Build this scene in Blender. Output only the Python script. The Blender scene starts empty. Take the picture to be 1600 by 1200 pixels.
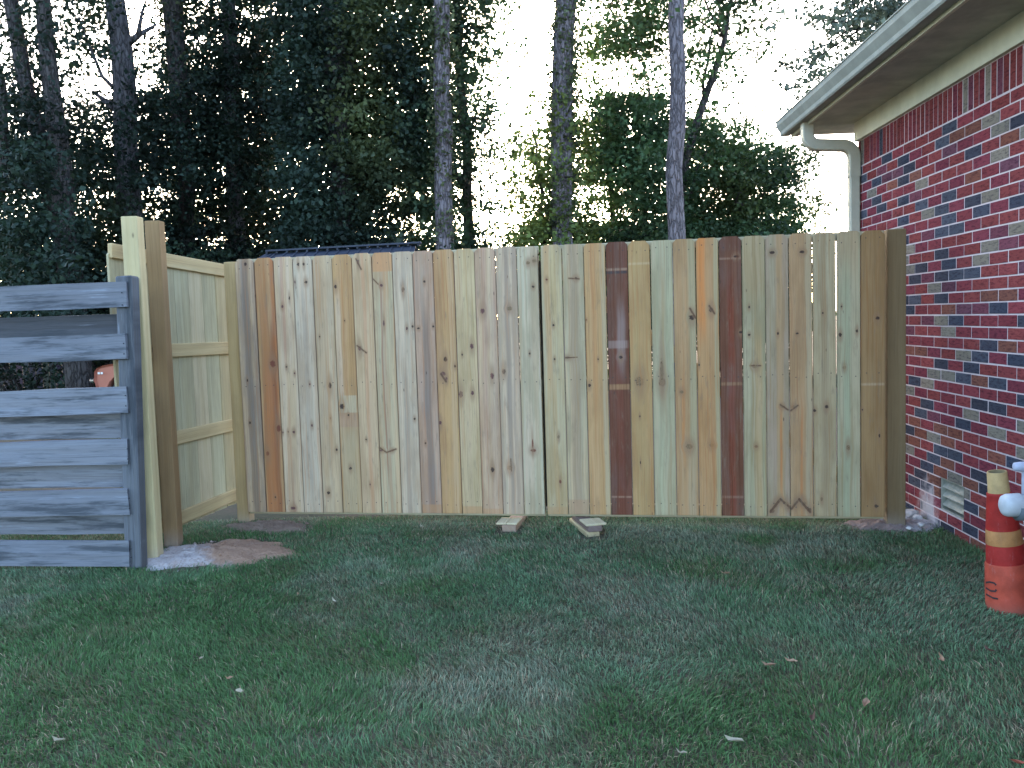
import bpy, bmesh, math, random
import numpy as np
from mathutils import Vector, Matrix

random.seed(7)
RNG = np.random.default_rng(11)
scene = bpy.context.scene
COL = scene.collection

# ------------------------------------------------------------------ camera
FPX, PITCH, ROLL, CAM_Z = 1366.7, 0.0739, -0.0309, 1.40
_F = Vector((0, math.cos(PITCH), -math.sin(PITCH)))
_R0 = Vector((1, 0, 0)); _U0 = Vector((0, math.sin(PITCH), math.cos(PITCH)))
_R = _R0 * math.cos(ROLL) + _U0 * math.sin(ROLL)
_U = _U0 * math.cos(ROLL) - _R0 * math.sin(ROLL)
CAM = Vector((0, 0, CAM_Z))
cam_data = bpy.data.cameras.new('camera')
cam_data.sensor_width = 36.0
cam_data.lens = FPX / 1600 * 36
cam_data.clip_end = 2000
cam_data.clip_start = 0.05
cam = bpy.data.objects.new('camera', cam_data)
COL.objects.link(cam)
M = Matrix.Identity(4)
for i in range(3):
    M[i][0] = _R[i]; M[i][1] = _U[i]; M[i][2] = -_F[i]; M[i][3] = CAM[i]
cam.matrix_world = M
scene.camera = cam

# ------------------------------------------------------------------ world, sun, exposure
SUN_EL, SUN_AZ = math.radians(17.0), math.radians(-5.0)     # low sun behind the trees
world = bpy.data.worlds.new('World'); scene.world = world
world.use_nodes = True
wn = world.node_tree.nodes; wl = world.node_tree.links
sky = wn.new('ShaderNodeTexSky'); sky.sky_type = 'NISHITA'
sky.sun_disc = False
sky.sun_elevation = SUN_EL
sky.sun_rotation = SUN_AZ
sky.air_density = 0.8; sky.dust_density = 2.5; sky.ozone_density = 1.0
wl.new(sky.outputs[0], wn['Background'].inputs['Color'])
wn['Background'].inputs['Strength'].default_value = 0.15
sun_d = bpy.data.lights.new('sun', 'SUN')
sun_d.energy = 0.08; sun_d.angle = math.radians(14); sun_d.color = (1.0, 0.86, 0.72)
sun = bpy.data.objects.new('sun', sun_d); COL.objects.link(sun)
_sd = Vector((math.sin(SUN_AZ) * math.cos(SUN_EL), math.cos(SUN_AZ) * math.cos(SUN_EL), math.sin(SUN_EL)))
sun.rotation_euler = _sd.to_track_quat('Z', 'Y').to_euler()
sun.location = (0, 40, 20)
vs = scene.view_settings
vs.view_transform = 'Standard'; vs.look = 'None'; vs.gamma = 1.0; vs.use_curve_mapping = False
vs.exposure = 3.08
scene.render.engine = 'CYCLES'
scene.cycles.use_denoising = True
scene.cycles.max_bounces = 8
scene.cycles.transparent_max_bounces = 8

# ------------------------------------------------------------------ placing helpers
def ray(px, py):
    return _F + _R * ((px - 800) / FPX) + _U * ((600 - py) / FPX)
def on_z(px, py, z=0.0):
    d = ray(px, py); return CAM + d * ((z - CAM_Z) / d.z)
def on_y(px, py, y):
    d = ray(px, py); return CAM + d * (y / d.y)
def on_plane(px, py, p, n):
    d = ray(px, py); return CAM + d * ((p - CAM).dot(n) / d.dot(n))
def project(p):
    v = Vector(p) - CAM; f = v.dot(_F)
    return 800 + FPX * v.dot(_R) / f, 600 - FPX * v.dot(_U) / f

# ------------------------------------------------------------------ mesh helpers
def tag(o, label=None, cat=None, group=None, kind=None):
    if label: o['label'] = label
    if cat: o['category'] = cat
    if group: o['group'] = group
    if kind: o['kind'] = kind
    return o
def empty(name, loc):
    o = bpy.data.objects.new(name, None); COL.objects.link(o)
    o.location = loc; o.empty_display_size = 0.1
    return o
def put(name, mesh, mat=None, parent=None, matrix=None, objmat=False):
    o = bpy.data.objects.new(name, mesh); COL.objects.link(o)
    if mat is not None:
        if objmat:
            if not mesh.materials: mesh.materials.append(None)
            o.material_slots[0].link = 'OBJECT'; o.material_slots[0].material = mat
        elif not mesh.materials:
            mesh.materials.append(mat)
    if parent is not None:
        o.parent = parent
        pm = Matrix.Identity(4); q = parent
        chain = []
        while q is not None: chain.append(q); q = q.parent
        for q in reversed(chain): pm = pm @ q.matrix_parent_inverse @ q.matrix_basis
        o.matrix_parent_inverse = pm.inverted()
    if matrix is not None: o.matrix_basis = matrix
    return o
def mesh_pd(name, verts, faces, smooth=False):
    m = bpy.data.meshes.new(name); m.from_pydata([tuple(v) for v in verts], [], faces); m.update()
    if smooth:
        m.polygons.foreach_set('use_smooth', [True] * len(m.polygons))
    return m
def mesh_np(name, V, Fq, k, smooth=False, color=None, cname='col'):
    """fast mesh: V (n,3), Fq (m,k) faces of k corners"""
    m = bpy.data.meshes.new(name)
    n, f = len(V), len(Fq)
    m.vertices.add(n); m.vertices.foreach_set('co', np.ascontiguousarray(V, dtype=np.float32).ravel())
    m.loops.add(f * k); m.loops.foreach_set('vertex_index', np.ascontiguousarray(Fq, dtype=np.int32).ravel())
    m.polygons.add(f); m.polygons.foreach_set('loop_start', np.arange(0, f * k, k, dtype=np.int32))
    if smooth: m.polygons.foreach_set('use_smooth', np.ones(f, dtype=bool))
    m.update(calc_edges=True)
    if color is not None:
        a = m.attributes.new(cname, 'FLOAT_COLOR', 'POINT')
        c = np.ones((n, 4), dtype=np.float32); c[:, :3] = color
        a.data.foreach_set('color', c.ravel())
    m.validate()
    return m
def box_mesh(name, sx, sy, sz, bev=0.003, z0=None, jag=0.0):
    """box centred in x,y; z from 0..sz (or centred when z0 is None -> 0)"""
    bm = bmesh.new(); bmesh.ops.create_cube(bm, size=1)
    for v in bm.verts:
        v.co.x *= sx; v.co.y *= sy; v.co.z = (v.co.z + 0.5) * sz
        if jag: v.co += Vector((random.uniform(-jag, jag), random.uniform(-jag, jag) * .5, random.uniform(-jag, jag)))
    if bev: bmesh.ops.bevel(bm, geom=bm.edges[:], offset=bev, segments=1, affect='EDGES')
    m = bpy.data.meshes.new(name); bm.to_mesh(m); bm.free()
    return m
def frame_matrix(p0, zdir, ydir):
    z = Vector(zdir).normalized(); y = Vector(ydir); y = (y - z * y.dot(z)).normalized(); x = y.cross(z)
    m = Matrix.Identity(4)
    for i in range(3):
        m[i][0] = x[i]; m[i][1] = y[i]; m[i][2] = z[i]; m[i][3] = p0[i]
    return m
def plank(name, p0, p1, width, thick, face, mat, parent=None, bev=0.003, color=None, jag=0.0):
    """board from p0 to p1 (centre line); `face` = direction its wide face looks at (local -y)"""
    p0, p1 = Vector(p0), Vector(p1)
    me = box_mesh(name, width, thick, (p1 - p0).length, bev, jag=jag)
    o = put(name, me, mat, parent, frame_matrix(p0, p1 - p0, -Vector(face)))
    if color: o.color = (*color, 1)
    return o
def tube_np(pts, rads, n=8, closed_ends=True, seed=0, rough=0.0):
    """verts/faces of a tapered tube along pts"""
    pts = [Vector(p) for p in pts]; V = []; F = []
    rr = random.Random(seed)
    prev = None
    for i, p in enumerate(pts):
        t = (pts[min(i + 1, len(pts) - 1)] - pts[max(i - 1, 0)]).normalized()
        if prev is None:
            a = Vector((1, 0, 0)) if abs(t.x) < .9 else Vector((0, 1, 0))
            u = (a - t * a.dot(t)).normalized()
        else:
            u = (prev - t * prev.dot(t)).normalized()
        prev = u; w = t.cross(u)
        for k in range(n):
            an = 2 * math.pi * k / n
            r = rads[i] * (1 + rough * rr.uniform(-1, 1))
            V.append(p + (u * math.cos(an) + w * math.sin(an)) * r)
    for i in range(len(pts) - 1):
        for k in range(n):
            a = i * n + k; b = i * n + (k + 1) % n
            F.append((a, b, b + n, a + n))
    if closed_ends:
        F.append(tuple(range(n - 1, -1, -1))); F.append(tuple(range((len(pts) - 1) * n, len(pts) * n)))
    return V, F
def join_vf(parts):
    V, F = [], []
    for v, f in parts:
        o = len(V); V += list(v); F += [tuple(i + o for i in q) for q in f]
    return V, F
def lathe(profile, n=32, axis_shift=None):
    V, F = [], []
    for i, (r, z) in enumerate(profile):
        sx = axis_shift(z) if axis_shift else 0
        for k in range(n):
            a = 2 * math.pi * k / n
            V.append((r * math.cos(a) + sx, r * math.sin(a), z))
    for i in range(len(profile) - 1):
        for k in range(n):
            a = i * n + k; b = i * n + (k + 1) % n
            F.append((a, b, b + n, a + n))
    return V, F
_VT = {}
def vnoise(x, y, scale, seed):
    """smooth value noise on numpy arrays, 0..1"""
    if seed not in _VT: _VT[seed] = np.random.default_rng(seed).random((64, 64))
    T = _VT[seed]
    X, Y = x * scale, y * scale
    xi, yi = np.floor(X).astype(int), np.floor(Y).astype(int)
    fx, fy = X - xi, Y - yi
    fx = fx * fx * (3 - 2 * fx); fy = fy * fy * (3 - 2 * fy)
    g = lambda a, b: T[a % 64, b % 64]
    return (g(xi, yi) * (1 - fx) + g(xi + 1, yi) * fx) * (1 - fy) + (g(xi, yi + 1) * (1 - fx) + g(xi + 1, yi + 1) * fx) * fy

# ------------------------------------------------------------------ node helpers
class NT:
    def __init__(self, name):
        self.mat = bpy.data.materials.new(name); self.mat.use_nodes = True
        self.t = self.mat.node_tree; self.n = self.t.nodes; self.l = self.t.links
        self.bsdf = self.n['Principled BSDF']
        self.bsdf.inputs['Specular IOR Level'].default_value = 0.25
    def set(self, sock, v):
        if isinstance(v, bpy.types.NodeSocket): self.l.new(v, sock)
        elif v is not None:
            if isinstance(v, (tuple, list)) and len(v) == 3 and sock.type == 'RGBA': v = (*v, 1)
            sock.default_value = v
    def node(self, typ, **kw):
        nd = self.n.new(typ)
        for k, v in kw.items(): setattr(nd, k, v)
        return nd
    def math(self, op, a, b=None, c=None, clamp=False):
        nd = self.node('ShaderNodeMath', operation=op, use_clamp=clamp)
        self.set(nd.inputs[0], a)
        if b is not None: self.set(nd.inputs[1], b)
        if c is not None: self.set(nd.inputs[2], c)
        return nd.outputs[0]
    def vec(self, op, a, b=None):
        nd = self.node('ShaderNodeVectorMath', operation=op)
        self.set(nd.inputs[0], a)
        if b is not None: self.set(nd.inputs[1], b)
        return nd.outputs['Value'] if op in ('LENGTH', 'DOT_PRODUCT', 'DISTANCE') else nd.outputs[0]
    def sep(self, v):
        nd = self.node('ShaderNodeSeparateXYZ'); self.set(nd.inputs[0], v); return nd.outputs
    def comb(self, x, y, z):
        nd = self.node('ShaderNodeCombineXYZ')
        for i, v in enumerate((x, y, z)): self.set(nd.inputs[i], v)
        return nd.outputs[0]
    def noise(self, vec, scale=5.0, detail=3.0, rough=0.5, dist=0.0, color=False):
        nd = self.node('ShaderNodeTexNoise')
        self.set(nd.inputs['Vector'], vec)
        nd.inputs['Scale'].default_value = scale; nd.inputs['Detail'].default_value = detail
        nd.inputs['Roughness'].default_value = rough; nd.inputs['Distortion'].default_value = dist
        return nd.outputs['Color' if color else 'Fac']
    def voronoi(self, vec, scale=5.0, feature='F1', out='Distance'):
        nd = self.node('ShaderNodeTexVoronoi', feature=feature)
        self.set(nd.inputs['Vector'], vec); nd.inputs['Scale'].default_value = scale
        return nd.outputs[out]
    def maprange(self, v, a, b, c=0.0, d=1.0, smooth=True):
        nd = self.node('ShaderNodeMapRange', interpolation_type='SMOOTHSTEP' if smooth else 'LINEAR')
        self.set(nd.inputs[0], v)
        for i, x in enumerate((a, b, c, d)): self.set(nd.inputs[i + 1], x)
        return nd.outputs[0]
    def mix(self, fac, a, b, mode='MIX'):
        nd = self.node('ShaderNodeMix', data_type='RGBA', blend_type=mode)
        self.set(nd.inputs['Factor'], fac); self.set(nd.inputs[6], a); self.set(nd.inputs[7], b)
        return nd.outputs[2]
    def objco(self): return self.node('ShaderNodeTexCoord').outputs['Object']
    def pos(self): return self.node('ShaderNodeNewGeometry').outputs['Position']
    def objinfo(self): return self.node('ShaderNodeObjectInfo').outputs
    def attr(self, name):
        nd = self.node('ShaderNodeAttribute', attribute_name=name); return nd.outputs['Color']
    def bump(self, h, strength=0.3, dist=0.01):
        nd = self.node('ShaderNodeBump'); nd.inputs['Strength'].default_value = strength
        nd.inputs['Distance'].default_value = dist; self.set(nd.inputs['Height'], h)
        self.l.new(nd.outputs[0], self.bsdf.inputs['Normal'])
    def out(self, color, rough=0.7, metal=0.0):
        self.set(self.bsdf.inputs['Base Color'], color); self.set(self.bsdf.inputs['Roughness'], rough)
        self.bsdf.inputs['Metallic'].default_value = metal
        return self.mat

def mat_plain(name, col, rough=0.6, var=0.15, scale=12.0, metal=0.0, bump=0.05, streak=(1, 1, 1)):
    t = NT(name); co = t.vec('MULTIPLY', t.objco(), streak)
    n = t.noise(co, scale, 5, 0.6); n2 = t.noise(co, scale * 6, 3, 0.6)
    c = t.mix(t.maprange(n, .3, .7), [x * (1 - var) for x in col], [min(1, x * (1 + var)) for x in col])
    c = t.mix(t.math('MULTIPLY', n2, .35), c, [x * (1 - 1.6 * var) for x in col])
    if bump: t.bump(t.math('ADD', n, t.math('MULTIPLY', n2, .4)), bump, .01)
    return t.out(c, rough, metal)

# wood of one board: explicit streaks and knots in board coordinates (x across, z up; metres)
def mat_board(name, base, alt, seed, knots=(), streaks=(), patches=(), grey=0.0, strokes=()):
    t = NT(name); co = t.objco(); s = t.sep(co); x, z = s[0], s[2]
    wob = t.noise(t.comb(seed * 3.1, seed * 1.7, t.math('MULTIPLY', z, 2.2)), 1.0, 2)
    xw = t.math('ADD', x, t.math('MULTIPLY', t.math('SUBTRACT', wob, .5), .03))
    kmask = []
    for (kx, kz, rx, rz, kind) in knots:
        v = t.vec('MULTIPLY', t.vec('SUBTRACT', co, (kx, 0, kz)), (1 / rx, 0.0, 1 / rz))
        L = t.vec('LENGTH', v)
        w = t.maprange(L, 0.3, 3.4, 1.0, 0.0)
        d = t.math('MULTIPLY', t.math('SUBTRACT', x, kx), t.math('MULTIPLY', w, -.75))
        xw = t.math('ADD', xw, d)
        L2 = t.vec('LENGTH', t.vec('MULTIPLY', v, (.75, 0, .33)))
        kmask.append((L, L2, kind))
    gco = t.comb(t.math('MULTIPLY', xw, 26), seed * 5.3, t.math('MULTIPLY', z, .55))
    g1 = t.noise(gco, 1.0, 3, .55)
    gco2 = t.comb(t.math('MULTIPLY', xw, 150), seed * 2.3, t.math('MULTIPLY', z, 1.6))
    g2 = t.noise(gco2, 1.0, 4, .65)
    blot = t.noise(t.comb(t.math('MULTIPLY', x, 9), seed * 9.1, t.math('MULTIPLY', z, 2.0)), 1.0, 4, .6)
    c = t.mix(t.maprange(g1, .38, .62), base, alt)
    c = t.mix(t.maprange(blot, .40, .68, 0, .75), c, [base[0] * .72, base[1] * .66, base[2] * .60])
    for (sx, hw, col, strength, z0, z1) in streaks:
        m = t.maprange(t.math('ABSOLUTE', t.math('SUBTRACT', xw, sx)), hw * .45, hw * 1.25, 1, 0)
        m = t.math('MULTIPLY', m, t.maprange(t.math('ADD', z, t.math('MULTIPLY', blot, .25)), z0 - .1, z0 + .2))
        m = t.math('MULTIPLY', m, t.maprange(t.math('ADD', z, t.math('MULTIPLY', blot, .25)), z1 - .1, z1 + .2, 1, 0))
        m = t.math('MULTIPLY', m, t.maprange(g2, .25, .6, .55, 1.0))
        c = t.mix(t.math('MULTIPLY', m, strength), c, col)
    for (pz0, pz1, col, strength) in patches:
        m = t.math('MULTIPLY', t.maprange(z, pz0 - .006, pz0 + .006), t.maprange(z, pz1 - .006, pz1 + .006, 1, 0))
        c = t.mix(t.math('MULTIPLY', m, strength), c, col)
    if grey:
        gm = t.maprange(t.noise(t.comb(t.math('MULTIPLY', x, 14), seed * 4.4, t.math('MULTIPLY', z, 3)), 1, 4, .65), .42, .68, 0, grey)
        c = t.mix(gm, c, (.20, .195, .185))
    c = t.mix(t.maprange(g2, .44, .74, 0, .62), c, [base[0] * .56, base[1] * .50, base[2] * .44])
    edge = t.maprange(t.math('ABSOLUTE', x), .0625, .0695, 0, .6)
    c = t.mix(edge, c, [v * .4 for v in base])
    kn = t.noise(t.vec('MULTIPLY', co, (90, 1, 90)), 1, 2)
    for L, L2, kind in kmask:
        Ln = t.math('ADD', L, t.math('MULTIPLY', t.math('SUBTRACT', kn, .5), 1.1))
        dark = {'k': (.045, .026, .02), 'p': (.11, .045, .045), 'b': (.15, .085, .045), 'r': (.16, .05, .03)}[kind]
        halo = t.maprange(t.math('ADD', L2, t.math('MULTIPLY', t.math('SUBTRACT', g2, .5), 1.2)), .4, 1.9, .6, 0)
        c = t.mix(halo, c, (.27, .155, .085))
        if kind == 'b':
            ring = t.math('ABSOLUTE', t.math('SINE', t.math('MULTIPLY', Ln, 9)))
            core = t.maprange(Ln, .8, 1.15, .9, 0)
            c = t.mix(core, c, t.mix(t.maprange(ring, .1, .9), (.10, .055, .03), (.26, .17, .09)))
        else:
            c = t.mix(t.maprange(Ln, .65, 1.15, .92, 0), c, dark)
    for (x0, z0, x1, z1, hw) in strokes:                 # spike knots: long brown slashes
        ab = Vector((x1 - x0, 0, z1 - z0)); l2 = ab.length_squared
        pa = t.vec('MULTIPLY', t.vec('SUBTRACT', co, (x0, 0, z0)), (1, 0, 1))
        h = t.math('DIVIDE', t.vec('DOT_PRODUCT', pa, tuple(ab)), l2, clamp=True)
        nd = t.node('ShaderNodeVectorMath', operation='SCALE'); nd.inputs[0].default_value = tuple(ab); t.set(nd.inputs['Scale'], h)
        dd = t.math('ADD', t.vec('LENGTH', t.vec('SUBTRACT', pa, nd.outputs[0])), t.math('MULTIPLY', t.math('SUBTRACT', kn, .5), hw * .6))
        c = t.mix(t.maprange(dd, hw * .8, hw * 2.6, .5, 0), c, (.30, .18, .10))
        c = t.mix(t.maprange(dd, hw * .55, hw * 1.1, .85, 0), c, t.mix(kn, (.075, .038, .024), (.17, .09, .05)))
    for nz in (.07, .90, 1.73):                            # nail heads along the rails
        q = t.comb(t.math('SUBTRACT', t.math('ABSOLUTE', x), .036 + .006 * math.sin(seed * 5 + nz)), 0.0, t.math('SUBTRACT', z, nz + .012 * math.sin(seed * 9 + nz)))
        c = t.mix(t.maprange(t.vec('LENGTH', q), .003, .005, .8, 0), c, (.07, .06, .055))
    # scattered pin knots and small stains of its own
    pv = t.comb(t.math('ADD', t.math('MULTIPLY', x, 16), seed * 7.7), seed * 1.3, t.math('MULTIPLY', z, 5.0))
    vn = t.node('ShaderNodeTexVoronoi'); t.set(vn.inputs['Vector'], pv); vn.inputs['Scale'].default_value = 1.0
    on = t.math('GREATER_THAN', t.sep(vn.outputs['Color'])[0], .74)
    c = t.mix(t.math('MULTIPLY', t.maprange(vn.outputs['Distance'], .03, .085, .75, 0), on), c, (.085, .05, .035))
    st_ = t.noise(t.comb(t.math('MULTIPLY', x, 40), seed * 6.1, t.math('MULTIPLY', z, 7)), 1.0, 5, .7)
    c = t.mix(t.maprange(st_, .54, .72, 0, .45), c, (.22, .165, .11))
    rd = t.noise(t.comb(t.math('MULTIPLY', xw, 60), seed * 3.3, t.math('MULTIPLY', z, 1.1)), 1.0, 3, .6)
    c = t.mix(t.maprange(rd, .53, .67, 0, .65), c, [base[0] * .80, base[1] * .62, base[2] * .52])
    t.bump(g2, .25, .004)
    return t.out(c, .8)

def mat_wood(name, knots=True, gdark=.55, weather=0.0, dirt=0.0):
    """shared wood; base colour from the object's own colour, grain along local z"""
    t = NT(name); oi = t.objinfo(); s = t.sep(t.objco()); rnd = t.math('MULTIPLY', oi['Random'], 91.0)
    x, y, z = s[0], s[1], s[2]
    base = oi['Color']
    xy = t.math('ADD', x, t.math('MULTIPLY', y, 1.3))
    wob = t.noise(t.comb(rnd, 3.0, t.math('MULTIPLY', z, 2)), 1, 2)
    xw = t.math('ADD', xy, t.math('MULTIPLY', wob, .03))
    g1 = t.noise(t.comb(t.math('MULTIPLY', xw, 24), rnd, t.math('MULTIPLY', z, .6)), 1, 3, .55)
    g2 = t.noise(t.comb(t.math('MULTIPLY', xw, 130), rnd, t.math('MULTIPLY', z, 1.8)), 1, 4, .7)
    bl = t.noise(t.comb(t.math('MULTIPLY', x, 8), rnd, t.math('MULTIPLY', z, 2.4)), 1, 4, .65)
    c = t.mix(t.maprange(g1, .35, .65, 0, .5), base, t.mix(1.0, base, (.78, .70, .60), 'MULTIPLY'))
    c = t.mix(t.maprange(bl, .42, .75, 0, .6), c, t.mix(1.0, base, (.68, .66, .66), 'MULTIPLY'))
    c = t.mix(t.maprange(g2, .45, .78, 0, gdark), c, t.mix(1.0, base, (.42, .40, .38), 'MULTIPLY'))
    if weather:
        w = t.noise(t.comb(t.math('MULTIPLY', x, 17), t.math('ADD', rnd, 7), t.math('MULTIPLY', z, 1.5)), 1, 5, .7)
        c = t.mix(t.maprange(w, .47, .64, 0, weather), c, (.05, .057, .066))
        c = t.mix(t.maprange(w, .40, .28, 0, weather * .5), c, (.36, .40, .47))
    if knots:
        kv = t.comb(t.math('ADD', t.math('MULTIPLY', x, 7), rnd), t.math('MULTIPLY', rnd, 1.7), t.math('MULTIPLY', z, 3.2))
        nd = t.node('ShaderNodeTexVoronoi'); t.set(nd.inputs['Vector'], kv); nd.inputs['Scale'].default_value = 1.0
        on = t.math('GREATER_THAN', t.sep(nd.outputs['Color'])[0], .62)
        kd = t.math('MULTIPLY', t.maprange(nd.outputs['Distance'], .055, .10, .85, 0), on)
        c = t.mix(kd, c, (.05, .03, .024))
    if dirt:
        d = t.maprange(t.math('ADD', z, t.math('MULTIPLY', bl, .15)), .06, .28, dirt, 0)
        c = t.mix(d, c, (.34, .32, .31))
    t.bump(g2, .35, .005)
    return t.out(c, .82)

MAT = {}
MAT['wood'] = mat_wood('treated_pine')
MAT['wood_post'] = mat_wood('treated_pine_post', knots=True, gdark=.45, dirt=.5)
MAT['wood_grey'] = mat_wood('weathered_grey_wood', knots=True, gdark=.75, weather=.85)
MAT['wood_dark'] = mat_wood('dark_old_wood', knots=False)

# ------------------------------------------------------------------ setting: ground
def mat_ground():
    t = NT('ground_soil'); p = t.pos()
    n = t.noise(p, 1.3, 5, .6); n2 = t.noise(p, 24, 5, .7); n3 = t.noise(p, .25, 3)
    c = t.mix(t.maprange(n, .35, .65), (.050, .055, .032), (.085, .070, .048))
    c = t.mix(t.maprange(n2, .5, .75, 0, .6), c, (.15, .11, .075))
    far = t.maprange(t.sep(p)[1], 6.5, 9.5)
    litter = t.mix(t.maprange(n2, .35, .7), (.075, .052, .036), (.17, .11, .075))
    litter = t.mix(t.maprange(n3, .5, .65), litter, (.05, .075, .035))
    c = t.mix(far, c, litter)
    t.bump(n2, .6, .03)
    return t.out(c, .95)
MAT['ground'] = mat_ground()
gv = [(-400, -60, 0), (400, -60, 0), (400, 900, 0), (-400, 900, 0)]
tag(put('ground', mesh_pd('ground', gv, [(0, 1, 2, 3)]), MAT['ground']), kind='structure')

# ------------------------------------------------------------------ brick house
WTH = 0.0598
W0 = on_z(1463, 823.5); W0.z = 0
Dv = Vector((math.sin(WTH), math.cos(WTH), 0)); Ev = Vector((Dv.y, -Dv.x, 0))
CORNER = 1.472; COURSE = 0.0677; SOLD_Z = 2.501; BL = 0.203
HM = frame_matrix(W0, (0, 0, 1), Dv)          # local x = into the house, y = along the wall, z = up
def H(x, y, z): return W0 + Ev * x + Dv * y + Vector((0, 0, z))

def mat_brick(name, use_attr):
    t = NT(name); p = t.pos(); oi = t.objinfo()
    base = t.attr('col') if use_attr else oi['Color']
    lz = t.vec('MULTIPLY', p, (1, 1, 4.2))
    n = t.noise(lz, 21, 5, .72, .3); n2 = t.noise(p, 130, 4, .7)
    c = t.mix(t.maprange(n, .46, .64, 0, .8), base, t.mix(1, base, (.42, .38, .46), 'MULTIPLY'))
    c = t.mix(t.maprange(n2, .52, .8, 0, .4), c, t.mix(1, base, (1.5, 1.4, 1.4), 'MULTIPLY'))
    wl_ = t.noise(p, 9, 4, .65)
    c = t.mix(t.maprange(wl_, .64, .8, 0, .22), c, (.36, .30, .30))
    spl = t.vec('LENGTH', t.vec('MULTIPLY', t.vec('SUBTRACT', p, tuple(H(0, .13, .02))), (1, 1, .62)))
    spl = t.math('ADD', spl, t.math('MULTIPLY', t.noise(p, 16, 4, .6), .22))
    c = t.mix(t.maprange(spl, .17, .30, .85, 0), c, (.46, .42, .42))
    t.bump(t.math('ADD', n, n2), .55, .006)
    t.bsdf.inputs['Specular IOR Level'].default_value = .06
    return t.out(c, .95)
MAT['brick'] = mat_brick('fired_brick', False)
MAT['brick_far'] = mat_brick('fired_brick_run', True)
def mat_mortar():
    t = NT('mortar'); p = t.pos()
    n = t.noise(p, 60, 4, .6); n2 = t.noise(p, 5, 3)
    c = t.mix(n, (.46, .39, .39), (.64, .56, .56))
    c = t.mix(t.maprange(n2, .5, .7, 0, .4), c, (.34, .30, .31))
    t.bump(n, .5, .006)
    return t.out(c, .95)
MAT['mortar'] = mat_mortar()
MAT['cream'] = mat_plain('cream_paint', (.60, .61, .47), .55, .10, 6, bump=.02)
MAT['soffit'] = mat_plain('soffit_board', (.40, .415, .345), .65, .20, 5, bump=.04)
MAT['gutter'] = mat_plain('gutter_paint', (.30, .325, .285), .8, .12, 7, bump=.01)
MAT['gutter'].node_tree.nodes['Principled BSDF'].inputs['Specular IOR Level'].default_value = .08
MAT['shingle'] = mat_plain('roof_shingle', (.06, .058, .056), .9, .3, 18, bump=.3)

house = empty('brick_house', W0)
tag(house, 'red brick house with cream eave and mixed dark bricks beside the gate', 'house')
wall_m = bpy.data.meshes.new('wall')
bm = bmesh.new()
def bm_box(bm, x0, x1, y0, y1, z0, z1, fn):
    vs_ = [bm.verts.new(fn(x, y, z)) for x in (x0, x1) for y in (y0, y1) for z in (z0, z1)]
    for q in ((0, 1, 3, 2), (4, 6, 7, 5), (0, 4, 5, 1), (2, 3, 7, 6), (0, 2, 6, 4), (1, 5, 7, 3)):
        bm.faces.new([vs_[i] for i in q])
# mortar face slightly behind the brick faces, with the crawl-space vent left open
VY0, VY1, VZ0, VZ1 = -0.375, -0.045, 0.128, 0.333
YN = -4.6
MX = 0.0028
bm_box(bm, MX, .30, YN, VY0 - .006, -.15, 2.80, H)
bm_box(bm, MX, .30, VY1 + .006, CORNER - .002, -.15, 2.80, H)
bm_box(bm, MX, .30, VY0 - .006, VY1 + .006, -.15, VZ0, H)
bm_box(bm, MX, .30, VY0 - .006, VY1 + .006, VZ1, 2.80, H)
bm_box(bm, .14, .30, VY0 - .006, VY1 + .006, VZ0, VZ1, H)
bm_box(bm, .30, 7.0, CORNER - .30, CORNER - .002, -.15, 2.80, H)
bm.normal_update(); bmesh.ops.recalc_face_normals(bm, faces=bm.faces[:])
bm.to_mesh(wall_m); bm.free()
wall = put('wall', wall_m, MAT['mortar'], house)

def brick_mesh(name, L, Hh):
    """front face at local x=0 looking to -x, chamfered; y = length, z = height"""
    c = .002; D = .085
    v = [(c, 0, 0), (c, L, 0), (c, L, Hh), (c, 0, Hh), (0, c, c), (0, L - c, c), (0, L - c, Hh - c), (0, c, Hh - c),
         (D, 0, 0), (D, L, 0), (D, L, Hh), (D, 0, Hh)]
    f = [(4, 7, 6, 5), (0, 4, 5, 1), (1, 5, 6, 2), (2, 6, 7, 3), (3, 7, 4, 0),
         (0, 1, 9, 8), (1, 2, 10, 9), (2, 3, 11, 10), (3, 0, 8, 11)]
    return v, f
ROWS = [  # colours read along each course from the far corner towards the camera
 'DRRDRRRRDRRRR', 'DRPRDRRDOOGRR', 'RRDPPDRRPRRGD', 'RGRODORRRDROG', 'RPDRRRGRRRRGR', 'DRDRDPRRRORPR',
 'RRRRRRDRDRRRR', 'RRRRDRGDRDGRP', 'RRRGGRRRDRDRD', 'RRRRDRPDDRRRR', 'RRRRRGRRRRRPG', 'RRRRGRRDRRGPR',
 'RRRRRGDRDRGRR', 'RRRRRDPDDDRRP', 'RRRRRRRGPRRRR', 'RRRRDDRDRROOR', 'RRRRRDRROPPDR', 'RRRRRRPGDRRRD',
 'RRRRRPRRGRRRR', 'RRRRRRRRRRDOR', 'RRRRROORRGDRD', 'RRRRRRRDRDRRR', 'RRRRRRRGGDODR', 'RRRRRDGRRRRRD',
 'RRRRRGRRRRDDR', 'RRRRRRDRRGRRG', 'RRRRRRDPRDRGR', 'RRRRROROORRRG', 'RRRRRDOGORROD', 'RRRROORDDRRRRO'[:13],
 'RRRRRGRDORDOR', 'RRRRRRDOGODRR', 'RRRRRRDOOGRRR', 'RRRRRDDOODORR', 'RRRRRRRRRRRRO', 'RRRRRRDRRDROR', 'RRRRRDRDDRORR', 'RRRRRRRRRDRRR']
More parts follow.
